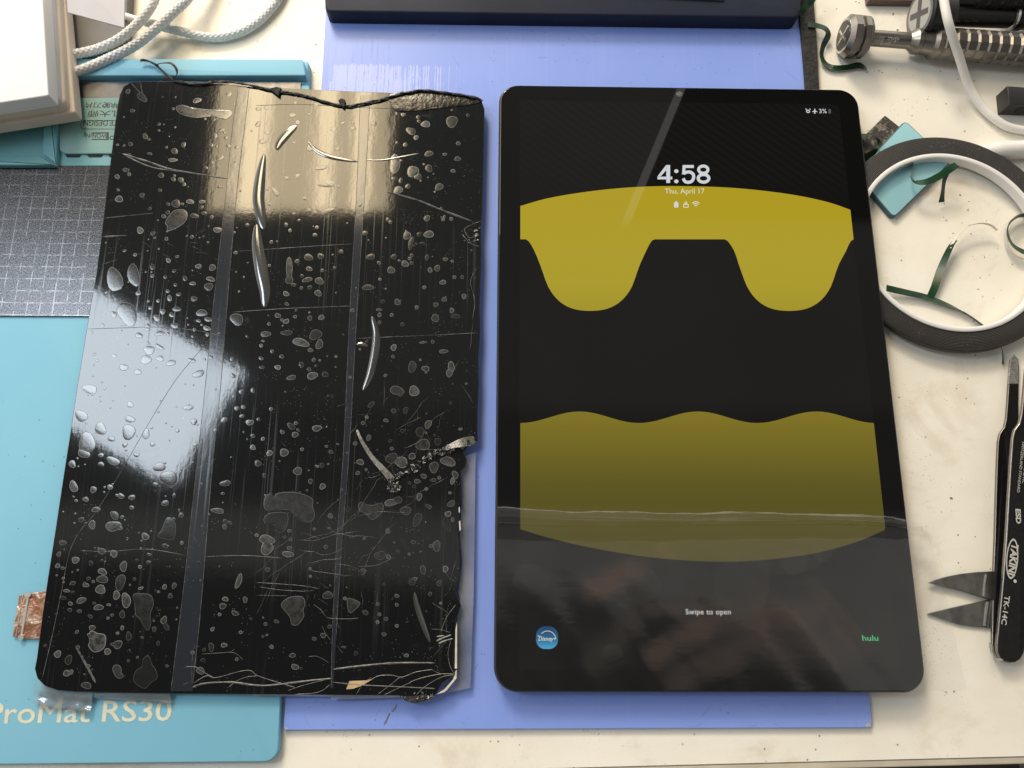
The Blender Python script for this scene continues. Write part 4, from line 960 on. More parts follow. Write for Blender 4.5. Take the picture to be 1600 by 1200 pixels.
m = M().ribbon([(*P(243, 102, .0098)[:2], .0100, 60), (*P(254, 98.5, .0115)[:2], .0115, 40), (*P(267, 99, .0120)[:2], .0120, 20), (*P(275, 107, .0115)[:2], .0112, -20), (*P(276, 117, .010)[:2], .0100, -50), (*P(270, 123, .009)[:2], .0090, -60)], .0012, .0003)
build('strand_loop', m, m_wire, wt, smooth_=True)
for (x, y, a) in ((434, 142, 12), (536, 160, 7)):
    m = M().prism([(p[0], p[1]) for p in xy([(x - a, y - 2), (x - 2, y - 5), (x + a * .5, y - 3), (x + 3, y + 3), (x + 2, y + 9), (x - 2, y + 6)], zz)], ZS + .0002, zz + .0008, .0001)
    build('strand_knot', m, m_foam, wt)
o = P(702, 152, 0)
m = M().prism(smooth(xy([(610, 147), (660, 142), (700, 145), (742, 154), (752, 160), (735, 164), (700, 168), (670, 172), (625, 174), (612, 165)], ZS), 3), ZS + .00005, ZS + .0003, .0001, topz=lambda x, y: .00012 * math.sin(x * 900) * math.sin(y * 700))
build('melted_corner', m, mat('melted_black_residue', (0.012, 0.011, 0.010), 0.25, vary=0.7, vscale=300, bump=0.6, bscale=300, bdist=0.0008), panel, smooth_=True)

# ------------------------------------------------------------------ working tablet
W2, H2 = .1687 / 2, .2660 / 2
tb = thing('tablet', 'working tablet with lit lock screen showing yellow and black wallpaper', 'tablet', (0, 0, .0021))
rect = lambda x0, x1, y0, y1, r, seg=12: rounded([(x0, y0), (x1, y0), (x1, y1), (x0, y1)], r, seg)
m = M().prism(rect(-W2, W2, -H2, H2, .0092), .0021, ZT - .0003, .0012, steps=5)
build('metal_body', m, m_frame_t, tb, smooth_=True)
m = M().prism(rect(-W2 + .0006, W2 - .0006, -H2 + .0006, H2 - .0006, .0087), ZT - .0012, ZT, .0004, steps=4)
build('cover_glass', m, m_glass_t, tb, smooth_=True, flat_angle=8)
lensc = P(1062, 147, ZT)
m = M().lathe(Vector((lensc.x, lensc.y, ZT + .00001)), Vector((0, 0, 1)), [(0, .0014), (.00003, .0013), (.00004, .0007)], 20)
build('front_camera', m, m_lens, tb)
# display
pTL, pBR = P(812, 161, ZT), P(1395, 1052, ZT)
X0, X1, Y0, Y1 = -W2 + .0098, W2 - .0098, -H2 + .0085, H2 - .0085
disp = build('display', M().sheet(rect(X0, X1, Y0, Y1, .0012, 4), ZT + .00003), m_disp, tb)
def clipx(p): return (min(max(p[0], X0), X1), p[1])
# wallpaper: plain rounded bands in the same yellow, upper and lower
def W(px, py): q = P(px, py, ZT); return (q.x, q.y)
up = [W(x, y) for x, y in ((813, 322), (860, 309), (930, 298), (1000, 292), (1073, 291), (1150, 294), (1230, 303), (1290, 315), (1329, 328))]
lo = []
for k in range(121):
    u = k / 120; x = 1338 - (1338 - 813) * u
    t1 = (x - 922) / 84; t2 = (x - 1233) / 84
    dip = max((1 - abs(t_) ** 2.6) ** .5 if abs(t_) < 1 else 0 for t_ in (t1, t2))
    lo.append(W(x, 374 + 112 * dip))
lo = [((lo[max(i-2,0)][0]*0+lo[i][0]), sum(lo[min(max(i+k,0),120)][1] for k in range(-3,4))/7) for i in range(121)]
poly = [clipx(p) for p in smooth([p for p in up], 6, False)] + [clipx(p) for p in lo]
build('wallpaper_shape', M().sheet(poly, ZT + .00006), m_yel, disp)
poly = []
for k in range(61):
    u = k / 60; x = 813 + (1368 - 813) * u
    poly.append(W(x, 652 + 9 * math.cos(2 * math.pi * 3 * u)))
low = [W(x, y) for x, y in ((1395, 822), (1340, 846), (1270, 865), (1180, 876), (1100, 877), (1010, 870), (920, 855), (860, 841), (813, 827))]
poly = [clipx(p) for p in poly] + [clipx(p) for p in smooth(low, 6, False)]
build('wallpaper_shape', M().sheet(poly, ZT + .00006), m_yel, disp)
TZ = ZT + .00009
def dtext(name, s, x0, x1, y, hpx, mt_, bold=.0, sp=1.0, shear=0):
    h = (P(x0, y, ZT) - P(x0, y - hpx, ZT)).length
    return build(name, text_mesh(s, P(x0, y, ZT), P(x1, y, ZT), h, TZ, bold=bold, spacing=sp, shear=shear), mt_, disp)
def stroke(m, pts, wpx, n=6):
    q = smooth(pts, n, False) if n > 1 else pts; v = []; f = []
    for i, (x, y) in enumerate(q):
        a_, b_ = q[min(i + 1, len(q) - 1)], q[max(i - 1, 0)]; tx, ty = a_[0] - b_[0], a_[1] - b_[1]; L_ = math.hypot(tx, ty) or 1
        for s_ in (-1, 1):
            p = P(x - ty / L_ * wpx / 2 * s_, y + tx / L_ * wpx / 2 * s_, ZT); v.append((p.x, p.y, TZ))
    for i in range(len(q) - 1): f.append((2 * i, 2 * i + 1, 2 * i + 3, 2 * i + 2))
    m.add(v, f)
def ell(m, cx, cy, rx, ry, wpx):
    v = []; K = 32
    for k in range(K):
        t_ = 2 * math.pi * k / K
        for s_ in (-.5, .5):
            p = P(cx + (rx + s_ * wpx) * math.cos(t_), cy + (ry + s_ * wpx) * math.sin(t_), ZT); v.append((p.x, p.y, TZ))
    m.add(v, [(2 * k, 2 * k + 1, (2 * k + 3) % (2 * K), (2 * k + 2) % (2 * K)) for k in range(K)])
m = M()
m.sheet(xy([(1041, 258), (1047, 258), (1047, 286), (1041, 286)], ZT), TZ)
m.sheet(xy([(1040.8, 258), (1040.8, 266), (1032.5, 275.5), (1027.2, 276)], ZT), TZ)
m.sheet(xy([(1027.2, 276.2), (1040.8, 276.2), (1040.8, 280.4), (1027.2, 280.4)], ZT), TZ)
m.sheet(xy([(1047.2, 276.2), (1050.4, 276.2), (1050.4, 280.4), (1047.2, 280.4)], ZT), TZ)
for cy in (267.6, 283.5): m.sheet([(P(1056.7 + 3.4 * math.cos(k / 16 * 6.2832), cy + 3 * math.sin(k / 16 * 6.2832), ZT))[:2] for k in range(16)], TZ)
m.sheet(xy([(1066.6, 258), (1084, 258), (1084, 262.6), (1071, 262.6), (1070.4, 271), (1065.6, 273.2)], ZT), TZ)
stroke(m, [(1068.0, 271.6), (1072, 269.4), (1078, 269), (1083, 272.5), (1083.6, 278), (1081, 283), (1076, 285), (1070.5, 283.8), (1067.4, 279)], 4.8)
ell(m, 1098.8, 265.2, 7.3, 5.6, 4.6); ell(m, 1099.2, 278.8, 8.3, 6.0, 4.8)
build('clock_digits', m, m_white_px, disp)
dtext('date_text', 'Thu, April 17', 1039, 1101, 302.5, 8, m_icon_px, .0)
dtext('swipe_text', 'Swipe to open', 1071.5, 1142, 960, 8.6, m_white_px, .0, 1.05)
dtext('battery_text', '3%', 1280, 1292, 177, 6.8, m_white_px, .0)
dtext('app_name', 'hulu', 1347.5, 1372.5, 1001, 8.6, m_green_px, .008)
mi_ = M()
mi_.add(*px_ring([(1259.5, 171.5), (1265.5, 171.5), (1265.5, 176.5), (1259.5, 176.5)], TZ, .00045, .0008)); mi_.sheet(xy([(1258.5, 170), (1261, 170), (1259, 172.3)], ZT), TZ); mi_.sheet(xy([(1264, 170), (1266.5, 170), (1266, 172.3)], ZT), TZ)
mi_.sheet(xy([(1272.5, 170), (1273.5, 170), (1274, 173), (1277, 174.5), (1277, 175.3), (1274, 174.7), (1273.8, 176.5), (1275, 177.5), (1271, 177.5), (1272.2, 176.5), (1272, 174.7), (1269, 175.3), (1269, 174.5), (1272, 173)], ZT), TZ)
build('status_icon', mi_, m_white_px, disp)
build('status_icon', M().sheet(rounded(xy([(1294.5, 170.5), (1298, 170.5), (1298, 177.5), (1294.5, 177.5)], ZT), .0003, 3), TZ), m_grey_px, disp)
m = M().sheet(rounded(xy([(1053, 316), (1060, 316), (1060, 324.5), (1053, 324.5)], ZT), .0005, 3), TZ)
m.sheet(rounded(xy([(1055, 314.6), (1058, 314.6), (1058, 316), (1055, 316)], ZT), 0), TZ)
build('status_icon', m, m_white_px, disp)
m = M(); m.add(*px_ring([(1067.5, 318.5), (1076, 318.5), (1076, 324.5), (1067.5, 324.5)], TZ, .0004, .0005)); m.add(*px_ring([(1069.5, 315), (1074, 315), (1074, 319), (1069.5, 319)], TZ, .00035, .0006))
def arc(cx, cy, r, wd, a0, a1, m, k=10):
    v = []; f = []
    for i in range(k + 1):
        a = math.radians(a0 + (a1 - a0) * i / k)
        for q in (r - wd / 2, r + wd / 2):
            p = P(cx + q * math.cos(a), cy - q * math.sin(a), ZT); v.append((p.x, p.y, TZ))
    for i in range(k): f.append((2 * i, 2 * i + 2, 2 * i + 3, 2 * i + 1))
    m.add(v, f)
for r in (3, 5.6, 8.2): arc(1087.3, 323.5, r, 1.2, 45, 135, m)
m.sheet(xy([(1086.5, 322.5), (1088, 322.5), (1087.3, 324)], ZT), TZ)
build('status_icon', m, m_icon_px, disp)
ic = build('app_icon', M().sheet(rounded(xy([(837.8, 978.5), (871.5, 978.5), (872.3, 1014), (837.2, 1014)], ZT), .0035, 8), ZT + .00006), m_app, disp)
m = M(); q = text_mesh('Disney+', P(841, 1001, ZT), P(869.5, 1001, ZT), (P(850, 1001, ZT) - P(850, 994.5, ZT)).length, TZ, bold=.012, shear=.25); m.add(q.v, q.f)
arc(855.5, 998.5, 12.6, 1.0, 8, 138, m, 16); arc(841, 999, 5.5, .9, 40, 105, m, 8)
build('icon_lettering', m, m_white_px, ic)

# protective film, lifted at its upper edge
fo = P(1130, 940, ZT)
pf = thing('protective_film', 'clear protective film half peeled over the lower part of the lit tablet', 'film', (fo.x, fo.y, ZT))
left, right = -W2 + .0008, P(1500, 900, ZT).x
y_top = P(1100, 822, ZT).y; y_bot = -H2 + .001
xr = W2 - .0008
def filmz(x, y):
    z = ZT + .00025
    if x > xr: z -= min(.0004, (x - xr) * .05)
    d_ = (y - (y_top - .004)) / .004
    if d_ > 0: z += .0014 * math.sin(min(1, d_) * math.pi / 2)
    return z
m = M()
v = []; f = []; NX, NY = 60, 40
for j in range(NY + 1):
    w_ = j / NY; y = y_bot + (y_top - y_bot) * w_
    for i in range(NX + 1):
        u = i / NX
        over = .0052        # curved free edge past the tablet
        rr_ = W2 + over + .010 * math.sqrt(max(0, 1 - w_))
        x = left + (rr_ - left) * u
        v.append((x, y + .0006 * math.sin(x * 40) * w_, filmz(x, y) + .00008 * math.sin(x * 260 + y * 190)))
for j in range(NY):
    for i in range(NX): k = j * (NX + 1) + i; f.append((k, k + 1, k + NX + 2, k + NX + 1))
m.add(v, f)
build('film_sheet', m, m_film, pf, smooth_=True, flat_angle=180)
m = M(); v = []; f = []; NX, NY = 70, 14
for i in range(NX + 1):
    u = i / NX; x = left + (W2 + .0052 - left) * u
    hh = .0010 * (1 + .25 * math.sin(u * 17) + .15 * math.sin(u * 41)); wdt = .0033 * (1 - .45 * u) * (1 + .04 * math.sin(u * 23 + 1) + .02 * math.sin(u * 61))
    for j in range(NY + 1):
        a = math.pi * j / NY
        v.append((x, y_top + .0004 + wdt * (1 - math.cos(a)) + .0006 * math.sin(x * 40) - .0022 * max(0, u - .93) / .07 + .00007 * math.sin(x * 130 + j * .9) + .0001 * math.sin(x * 700 + j), ZT + .0003 + hh * math.sin(a) ** .8 + .00008 * math.sin(j * 2.1 + u * 9)))
for i in range(NX):
    for j in range(NY): k = i * (NY + 1) + j; f.append((k, k + 1, k + NY + 2, k + NY + 1))
m.add(v, f)
build('curled_edge', m, m_curl, pf, smooth_=True, flat_angle=180)
fbm = clear('film_bubble', 1.3, 0.3, (0.99, 0.99, 0.99), milky=0.004)
for x, y, rx, ry in ((1240, 878, 22, 20), (1160, 915, 45, 52), (1285, 860, 17, 19), (1000, 915, 32, 30), (830, 905, 30, 24), (956, 1020, 16, 16), (970, 948, 8, 6), (1230, 870, 60, 28)):
    pts = [(x + rx * (1 + .08 * math.sin(3 * t_ + x)) * math.cos(t_), y + ry * (1 + .1 * math.sin(2 * t_ + y)) * math.sin(t_)) for t_ in [k * 6.2832 / 28 for k in range(28)]]
    p = xy(pts, ZT); m = M()
    if area2(p) < 0: p = p[::-1]
    cx = sum(a[0] for a in p) / 28; cy = sum(a[1] for a in p) / 28; zb_ = ZT + .00045 + rnd.random() * .0001
    v = [(a[0], a[1], zb_) for a in p] + [(cx + (a[0] - cx) * .7, cy + (a[1] - cy) * .7, zb_ + .0001) for a in p] + [(cx, cy, zb_ + .00014)]
    m.add(v, [(i, (i + 1) % 28, 28 + (i + 1) % 28, 28 + i) for i in range(28)] + [(28 + i, 28 + (i + 1) % 28, 56) for i in range(28)])
    build('film_bubble', m, fbm, pf, smooth_=True)

# ------------------------------------------------------------------ tape roll
zr = .0065
pt, pb = P(1487, 214, zr), P(1487, 549, zr)
cR = (pt + pb) / 2; R0 = (pt.y - pb.y) / 2; R1 = R0 - (P(1487, 214, zr) - P(1487, 240.5, zr)).length; R2 = R1 - .0021
tr = thing('tape_roll', 'roll of black foam tape on a white core lying beside the tablet', 'tape roll', (cR.x, cR.y, 0))
m = M().lathe(Vector((cR.x, cR.y, 0)), Vector((0, 0, 1)), [(.0030, R1 + .0001), (.0030, R0 - .0003), (.0034, R0), (zr - .0005, R0), (zr, R0 - .0006), (zr, R1 + .0001), (.0030, R1 + .0001)], 128)
m.f = m.f[:-2]; m.mi = m.mi[:-2]
build('foam_tape', m, m_tapeside, tr, smooth_=True)
m = M().lathe(Vector((cR.x, cR.y, 0)), Vector((0, 0, 1)), [(.0024, R2), (.0024, R1), (zr + .0004, R1), (zr + .0007, R1 - .0004), (zr + .0007, R2 + .0004), (zr + .0004, R2), (.0024, R2)], 128)
m.f = m.f[:-2]; m.mi = m.mi[:-2]
build('white_core', m, m_core, tr, smooth_=True)

# pale blue pry card, worn foam piece
o = P(1415, 262, 0)
m = M().prism(rounded(xy([(1415, 187), (1486, 254), (1397, 341), (1337, 271)], .0030), .0022, 8), .0003, .0028, .0006, 0, 1)
build('plastic_card', m, [m_skyplastic, m_tealedge], at=(o.x, o.y, 0), cat='plastic card', label='pale blue rounded plastic card tucked under the black tape roll', smooth_=True)
o = P(1375, 215, 0)
m = M().prism(rounded(xy([(1383, 180), (1408, 200), (1345, 262), (1318, 244)], .0022), .0007, 4), .0002, .0022, .0003)
build('worn_foam_piece', m, m_worn, at=(o.x, o.y, 0), cat='foam piece', label='scuffed black foam piece between the tablet and pale blue card')

# ------------------------------------------------------------------ green ribbons
def gr(pts): return [(*P(x, y, z)[:2], z, t_) for x, y, z, t_ in pts]
def green(label, lists, w=.0022, mt_=None):
    o = lists[0][len(lists[0]) // 2]; c = P(o[0], o[1], 0)
    m = M()
    for l in lists: m.ribbon(gr(l), w, .00012)
    build('green_ribbon', m, mt_ or m_green, at=(c.x, c.y, 0), smooth_=True, flat_angle=50, cat='ribbon', label=label, group='dark green ribbon offcuts')
green('glossy dark green ribbon zigzagging in front of the steel screwdriver cap', [[(1262, 38, .004, 10), (1276, 40, .004, 5), (1290, 45, .005, 10), (1294, 55, .004, 20), (1286, 72, .003, 35), (1284, 88, .002, 30), (1291, 101, .0015, 10), (1305, 106, .0015, 5), (1325, 105, .0015, 10), (1342, 102, .0018, 0), (1354, 108, .0015, 30)]], .0032)
green('dark green ribbon end hanging over the navy box corner', [[(1278, -20, .012, 10), (1270, -2, .0125, 10), (1258, 12, .0115, 20), (1250, 22, .010, 40)]], .0032)
green('dark green ribbon loop against the tablet edge on the worn foam', [[(1340, 214, .004, 20), (1352, 212, .005, 25), (1366, 214, .006, 50), (1374, 223, .006, 85), (1370, 234, .005, 60), (1358, 242, .004, 40), (1345, 250, .0035, 30)]], .0032)
green('dark green ribbon curl rising inside the tape roll over the blue card', [[(1430, 250, .003, 70), (1424, 262, .005, 60), (1423, 274, .007, 60), (1430, 284, .008, 30), (1448, 284, .009, 10), (1466, 276, .010, 0), (1482, 266, .011, 0), (1495, 257, .011, 10)], [(1483, 262, .010, 20), (1476, 280, .007, 30), (1473, 300, .004, 30), (1471, 316, .0015, 10)]], .0032)
green('long green ribbon lying flat across the inside of the tape roll', [[(1385, 450, .0030, 5), (1398, 453, .0028, 5), (1420, 458, .0022, 10), (1446, 464, .0018, 15), (1475, 474, .0016, 30), (1500, 484, .0014, 55), (1520, 497, .0012, 65), (1540, 512, .0010, 65)]], .0032)
green('green ribbon with a pale curled end standing inside the tape roll', [[(1452, 467, .0016, 0), (1460, 450, .0025, 20), (1470, 420, .0035, 40), (1484, 388, .0045, 62), (1492, 376, .005, 72)]], .0032)
m = M().ribbon(gr([(1484, 388, .0045, 62), (1496, 368, .005, 75), (1512, 354, .0055, 80), (1532, 349, .0055, 82), (1548, 352, .005, 80), (1558, 360, .0045, 75)]), .0018, .00012)
c = P(1520, 352, 0)
build('pale_liner_strip', m, m_linerpaper, at=(c.x, c.y, 0), smooth_=True, cat='paper strip', label='thin curled pale liner strip standing at the end of a green ribbon')
green('green and white ribbon loop cut by the right edge of the picture', [[(1610, 335, .004, 80), (1592, 338, .005, 80), (1577, 350, .006, 60), (1575, 366, .006, 40), (1582, 382, .005, 30), (1596, 392, .004, 20), (1615, 398, .004, 20)]], .0032)
m = M().ribbon(gr([(1612, 333, .003, 85), (1590, 336, .003, 85), (1572, 352, .003, 85), (1571, 374, .003, 85), (1580, 394, .003, 85), (1596, 404, .003, 85), (1615, 406, .003, 85)]), .0016, .00012)
c = P(1574, 370, 0)
build('pale_liner_strip', m, m_linerpaper, at=(c.x, c.y, 0), smooth_=True, cat='paper strip', label='pale liner loop around the green ribbon at the right picture edge')
green('short green ribbon scrap below the tape roll near the tweezer tips', [[(1562, 536, .004, 50), (1566, 548, .003, 60), (1567, 558, .002, 70), (1567, 569, .0012, 80)]], .0018)

# ------------------------------------------------------------------ screwdrivers
def driver(name, label, p0, p1, prof, segs, mats_, face=None, phase=0.0):
    ax = (p1 - p0).normalized(); t_ = thing(name, label, 'screwdriver', (p0.x, p0.y, 0), 'screwdrivers at the top right')
    for nm, pr, sg, ph, mt_ in prof:
        m = M().lathe(p0, ax, pr, sg, phase=ph); build(nm, m, mt_, t_, smooth_=(nm != 'grip'), flat_angle=28)
    return t_, ax
zA = .0088
p0 = P(1318, 56, zA); p1 = P(1600, 78, .0078)
Ls = (p1 - p0).length; R_h = .0100
def frac(px): return (P(px, 60 + (px - 1318) * .078, .008) - p0).length
head = [(0, R_h * .80), (.0004, R_h * .84), (.0020, R_h), (.0050, R_h), (.0056, R_h * .86), (.0064, R_h * .86), (.0070, R_h * .98), (.0095, R_h * .98), (.0112, R_h * .84), (.0116, .0045)]
fr0 = .0112; n1 = frac(1418); n2 = frac(1440); n3 = frac(1465)
neck = [(fr0, .0037), (n1, .0037)]
collar = [(n1, .0037), (n1 + .0012, .0044), (n1 + .0030, .0058), (n1 + .0050, .0058), (n1 + .0056, .0052), (n1 + .0105, .0058), (n1 + .0120, .0073), (n1 + .0140, .0073), (n1 + .0145, .0066)]
grip = [(n1 + .0145, .0064)]; x = n1 + .0145
for k in range(14):
    grip += [(x, .0066), (x + .0003, .0066), (x + .0012, .0074), (x + .0044, .0075), (x + .0047, .0066)]; x += .0051
t_, ax = driver('screwdriver', 'satin steel screwdriver with ribbed grip and round notched cap', p0, p1,
    [('cap', head, 10, .2, m_steel), ('shank', neck, 32, 0, m_steel), ('collar', collar, 32, 0, m_steel), ('grip', grip, 12, .1, m_steel)], None, None)
# cap face and cross
aa = ax.cross(Vector((0, 0, 1))).normalized(); bb = aa.cross(ax)
m = M().lathe(p0 - ax * .0003, ax, [(0, .0068), (.0004, .0070)], 36); build('cap_face', m, m_steeldark, t_, smooth_=True)
m = M()
for an in (.5, .5 + math.pi / 2 * .8):
    d1 = aa * math.cos(an) + bb * math.sin(an); d2 = ax.cross(d1); c = p0 - ax * .00045; L_, w_ = .0056, .0006
    q = [c + d1 * L_ + d2 * w_, c - d1 * L_ + d2 * w_, c - d1 * L_ - d2 * w_, c + d1 * L_ - d2 * w_]; q2 = [v_ + ax * .0002 for v_ in q]
    m.add(q + q2, [(0, 1, 2, 3), (7, 6, 5, 4), (0, 4, 5, 1), (1, 5, 6, 2), (2, 6, 7, 3), (3, 7, 4, 0)])
build('cross_mark', m, m_steellight, t_)
m = M().lathe(p0 - ax * .0004, ax, [(0, .0068), (.0001, .0078), (.0005, .0078), (.0005, .0068)], 36); m.f = m.f[:-2]; m.mi = m.mi[:-2]
build('cap_ring', m, m_steellight, t_, smooth_=True)
# engraving on the shank, lying over the visible upper side
def shank_text(s_, xa, xb, y, hpx, up=False):
    zt = p0.z + .0036
    A, B = P(xa, y, zt), P(xb, y + (xb - xa) * .07, zt)
    cy = lambda px_, py_: None
    def zf(x_, y_):
        u = (Vector((x_, y_, 0)) - Vector((p0.x, p0.y, 0))); axx = Vector((ax.x, ax.y, 0)).normalized(); off_ = abs(axx.cross(u).z)
        return p0.z + math.sqrt(max(0, .0037 ** 2 - min(off_, .0036) ** 2)) + .00008 + (u.dot(axx)) * ax.z
    h = (P(xa, y, zt) - P(xa, y - hpx, zt)).length
    return text_mesh(s_, B if up else A, A if up else B, h, 0, bold=.01, zf=zf)
m = M()
for s_, a_, b_, y_, h_, up_ in (('AMAOE', 1388, 1407, 56.5, 6, True), ('LZ1', 1357, 1369, 55, 9, True), ('维修佬', 1370, 1383, 56, 6, True)):
    q = shank_text(s_, a_, b_, y_, h_, up_); m.add(q.v, q.f)
build('engraving', m, m_print, t_)

p0 = P(1437, 22, .0125); p1 = P(1600, 27, .0080)
ax = (p1 - p0).normalized()
nn = lambda px: (P(px, 25, .009) - p0).length
t2 = thing('screwdriver', 'black screwdriver with large grey cap marked by a dark cross', 'screwdriver', (p0.x, p0.y, 0), 'screwdrivers at the top right')
build('cap', M().lathe(p0, ax, [(0, .0098), (.0005, .0108), (.0012, .0112), (.0020, .0112), (.0026, .0108), (.0120, .0108), (.0132, .0098)], 48), m_gun, t2, smooth_=True)
build('shank', M().lathe(p0, ax, [(.0132, .0052), (nn(1582), .0052), (nn(1582), .0058), (nn(1588), .0062), (nn(1596), .0062), (nn(1600), .0056), (nn(1700), .0056)], 32), m_gun, t2, smooth_=True)
build('bright_ring', M().lathe(p0, ax, [(nn(1577), .0060), (nn(1577) + .0004, .0066), (nn(1577) + .0012, .0066), (nn(1577) + .0014, .0060)], 32), m_steellight, t2, smooth_=True)
m = M().lathe(p0 - ax * .0002, ax, [(0, .0096), (.0003, .0097)], 48); build('cap_face', m, mat('grey_rim', (0.15, 0.15, 0.15), 0.4), t2)
m = M().lathe(p0 - ax * .0003, ax, [(0, .0080), (.0003, .0081)], 48); build('cap_face', m, m_facegrey, t2)
aa = ax.cross(Vector((0, 0, 1))).normalized(); bb = aa.cross(ax); m = M()
for an, e in ((1.15, .0), (1.15 + math.pi / 2, .00004)):
    d1 = aa * math.cos(an) + bb * math.sin(an); d2 = ax.cross(d1); c = p0 - ax * (.00042 + e); L_, w_ = .0066, .0013
    q = [c + d1 * L_ + d2 * w_, c - d1 * L_ + d2 * w_, c - d1 * L_ - d2 * w_, c + d1 * L_ - d2 * w_]; q2 = [v_ + ax * .0001 for v_ in q]
    m.add(q + q2, [(0, 1, 2, 3), (7, 6, 5, 4), (0, 4, 5, 1), (1, 5, 6, 2), (2, 6, 7, 3), (3, 7, 4, 0)])
build('cross_mark', m, m_facedark, t2)

p0 = P(1480, -4, .016); p1 = P(1640, -2, .015); ax = (p1 - p0).normalized()
t3 = thing('screwdriver', 'black knurled tool handle cut off by the top edge of the picture', 'screwdriver', (p0.x, p0.y, 0), 'screwdrivers at the top right')
build('shank', M().lathe(p0, ax, [(0, .0045), (.012, .0045), (.013, .0055)], 32), m_gun, t3, smooth_=True)
m = M(); pr = [(.013, .0050)]; x = .013
for k in range(34):
    big = (k % 6) < 4; pr += [(x, .0055 if big else .0052), (x + .0003, .0060 if big else .0052), (x + .0008, .0060 if big else .0052), (x + .0010, .0054 if big else .0052)]; x += .0011
build('knurled_grip', M().lathe(p0, ax, pr, 22), m_gun, t3)
m = M().prism(xy([(1356, -14), (1432, -10), (1432, 1.5), (1358, 0.5)], .004), .0003, .0040, .0004)
o = P(1395, -5, 0)
build('brown_bar', m, mat('brown_bar', (0.12, 0.085, 0.07), 0.5), at=(o.x, o.y, 0), cat='bar', label='thin brown bar showing at the top picture edge between the screwdrivers')

# black block
o = P(1590, 160, 0)
kb = thing('black_block', 'small black plastic block with a round hole at the right edge', 'block', (o.x, o.y, 0))
tl = P(1574, 134, .0085); bl_ = P(1577, 163, .0085); trr = P(1660, 140, .0085); brr = P(1660, 166, .0085)
m = M().prism([(v_.x, v_.y) for v_ in (bl_, brr, trr, tl)], .0002, .0085, .0005); build('block_body', m, m_blackblock, kb, smooth_=True)
hc = P(1598, 165, .0055); m = M().lathe(Vector((hc.x, bl_.y - .0004 - .0001, .0040)), Vector((0, 1, 0)), [(0, .0026), (.0002, .0026)], 24); build('round_hole', m, m_hole, kb)

# ------------------------------------------------------------------ snips under the tweezers
o = P(1500, 935, 0)
sn = thing('thread_snips', 'pair of pointed steel snip blades lying under the black tweezers', 'snips', (o.x, o.y, 0))
def blade(pts, z0, z1, name='blade'):
    return build(name, M().prism(xy(pts, z1), z0, z1, .0002), m_blade, sn)
blade([(1451, 911), (1463, 906), (1480, 901), (1500, 897), (1525, 894), (1560, 892), (1620, 892), (1620, 950), (1575, 944), (1548, 937), (1500, 922)], .0014, .0024)
blade([(1450, 959), (1500, 947), (1550, 936), (1580, 944), (1620, 950), (1620, 982), (1552, 981), (1520, 979), (1500, 976), (1475, 968)], .0003, .0013)
m = M().tube(cpts([(1541, 898, .0027), (1538, 920, .0027), (1537, 932, .0027)]), .0005, 8, n=3)
m.tube(cpts([(1543, 940, .0016), (1540, 960, .0016), (1538, 978, .0016)]), .0005, 8, n=3)
build('blade_stop', m, m_steellight, sn, smooth_=True)
m = M().prism(xy([(1590, 888), (1640, 884), (1640, 930), (1592, 926)], .006), .0025, .0058, .0006)
build('snips_grip', m, m_blackblock, sn)

# tweezers: both arms share one outline, the upper arm rises towards its tip
o = P(1570, 1020, 0)
tz = thing('tweezers', 'black coated tweezers with silver lettering lying along the right edge', 'tweezers', (o.x, o.y, 0))
Lp = [(1578.5, 562), (1577, 575), (1575, 600), (1573, 630), (1571, 655), (1568, 668), (1561, 678), (1558.5, 690), (1557, 720), (1555, 780), (1553.5, 840), (1551, 900), (1548, 950), (1545.5, 990), (1545, 1005), (1546, 1016), (1551, 1026), (1559, 1032), (1567, 1034)]
Rp = [(1576, 1033), (1583, 1028), (1588, 1018), (1590, 1004), (1592, 960), (1596, 900), (1599, 850), (1601, 800), (1603, 750), (1604, 700), (1602, 688), (1596, 676), (1591, 660), (1590.5, 630), (1591, 600), (1591.5, 575), (1590, 562), (1584.5, 555)]
tw_poly = xy(Lp + Rp, .0012)
yb = P(1567, 1034, 0).y; yt = P(1584, 555, 0).y
m = M().prism(tw_poly, .0028, .0040, .0003, 0, 1, topz=lambda x_, y_: -.0022 * min(1, max(0, (y_ - yb) / (yt - yb) * 4)))
build('lower_arm', m, [m_black, m_steel], tz)
tipz = lambda x_, y_: .0072 * max(0, (y_ - yb) / (yt - yb)) ** .8
m = M().prism(tw_poly, .0041, .0055, .0005, 0, 1, topz=tipz)
arm = build('upper_arm', m, [m_black, m_steel], tz)
m = M().prism(xy([(1577, 574), (1575, 600), (1591, 600), (1591.5, 574), (1590, 562), (1584.5, 554), (1578.5, 562)], .0019), .0015, .00205, .0002)
build('gripping_tip', m, m_knurl, tz)
m = M()
for pl in ([(1545.5, 1003), (1549, 1006), (1551, 1014), (1549, 1019), (1551, 1025), (1547, 1019), (1545.5, 1010)], [(1588, 1016), (1584, 1017), (1583, 1023), (1579, 1025), (1578, 1029), (1584, 1026), (1588, 1020)], [(1556, 1029), (1562, 1028), (1568, 1031), (1564, 1033), (1558, 1032)]):
    p_ = [((a_ - 1567) * 1.0 + 1567, b_) for a_, b_ in pl]; m.sheet(xy(p_, .0056), .00562)
WORN = m
def zarm(x_, y_): return .0055 + tipz(x_, y_) + .00006
def at_arm(px, py):
    z = .006
    for _ in range(6): p = P(px, py, z); z = zarm(p.x, p.y)
    return P(px, py, z)
def arm_text(s_, pa, pb_, hpx, bold=.01, shear=0):
    A, B = at_arm(*pa), at_arm(*pb_); h = hpx * mmpx(1570, 900, .008)
    return text_mesh(s_, A, B, h, 0, bold=bold, zf=zarm, shear=shear)
m = M()
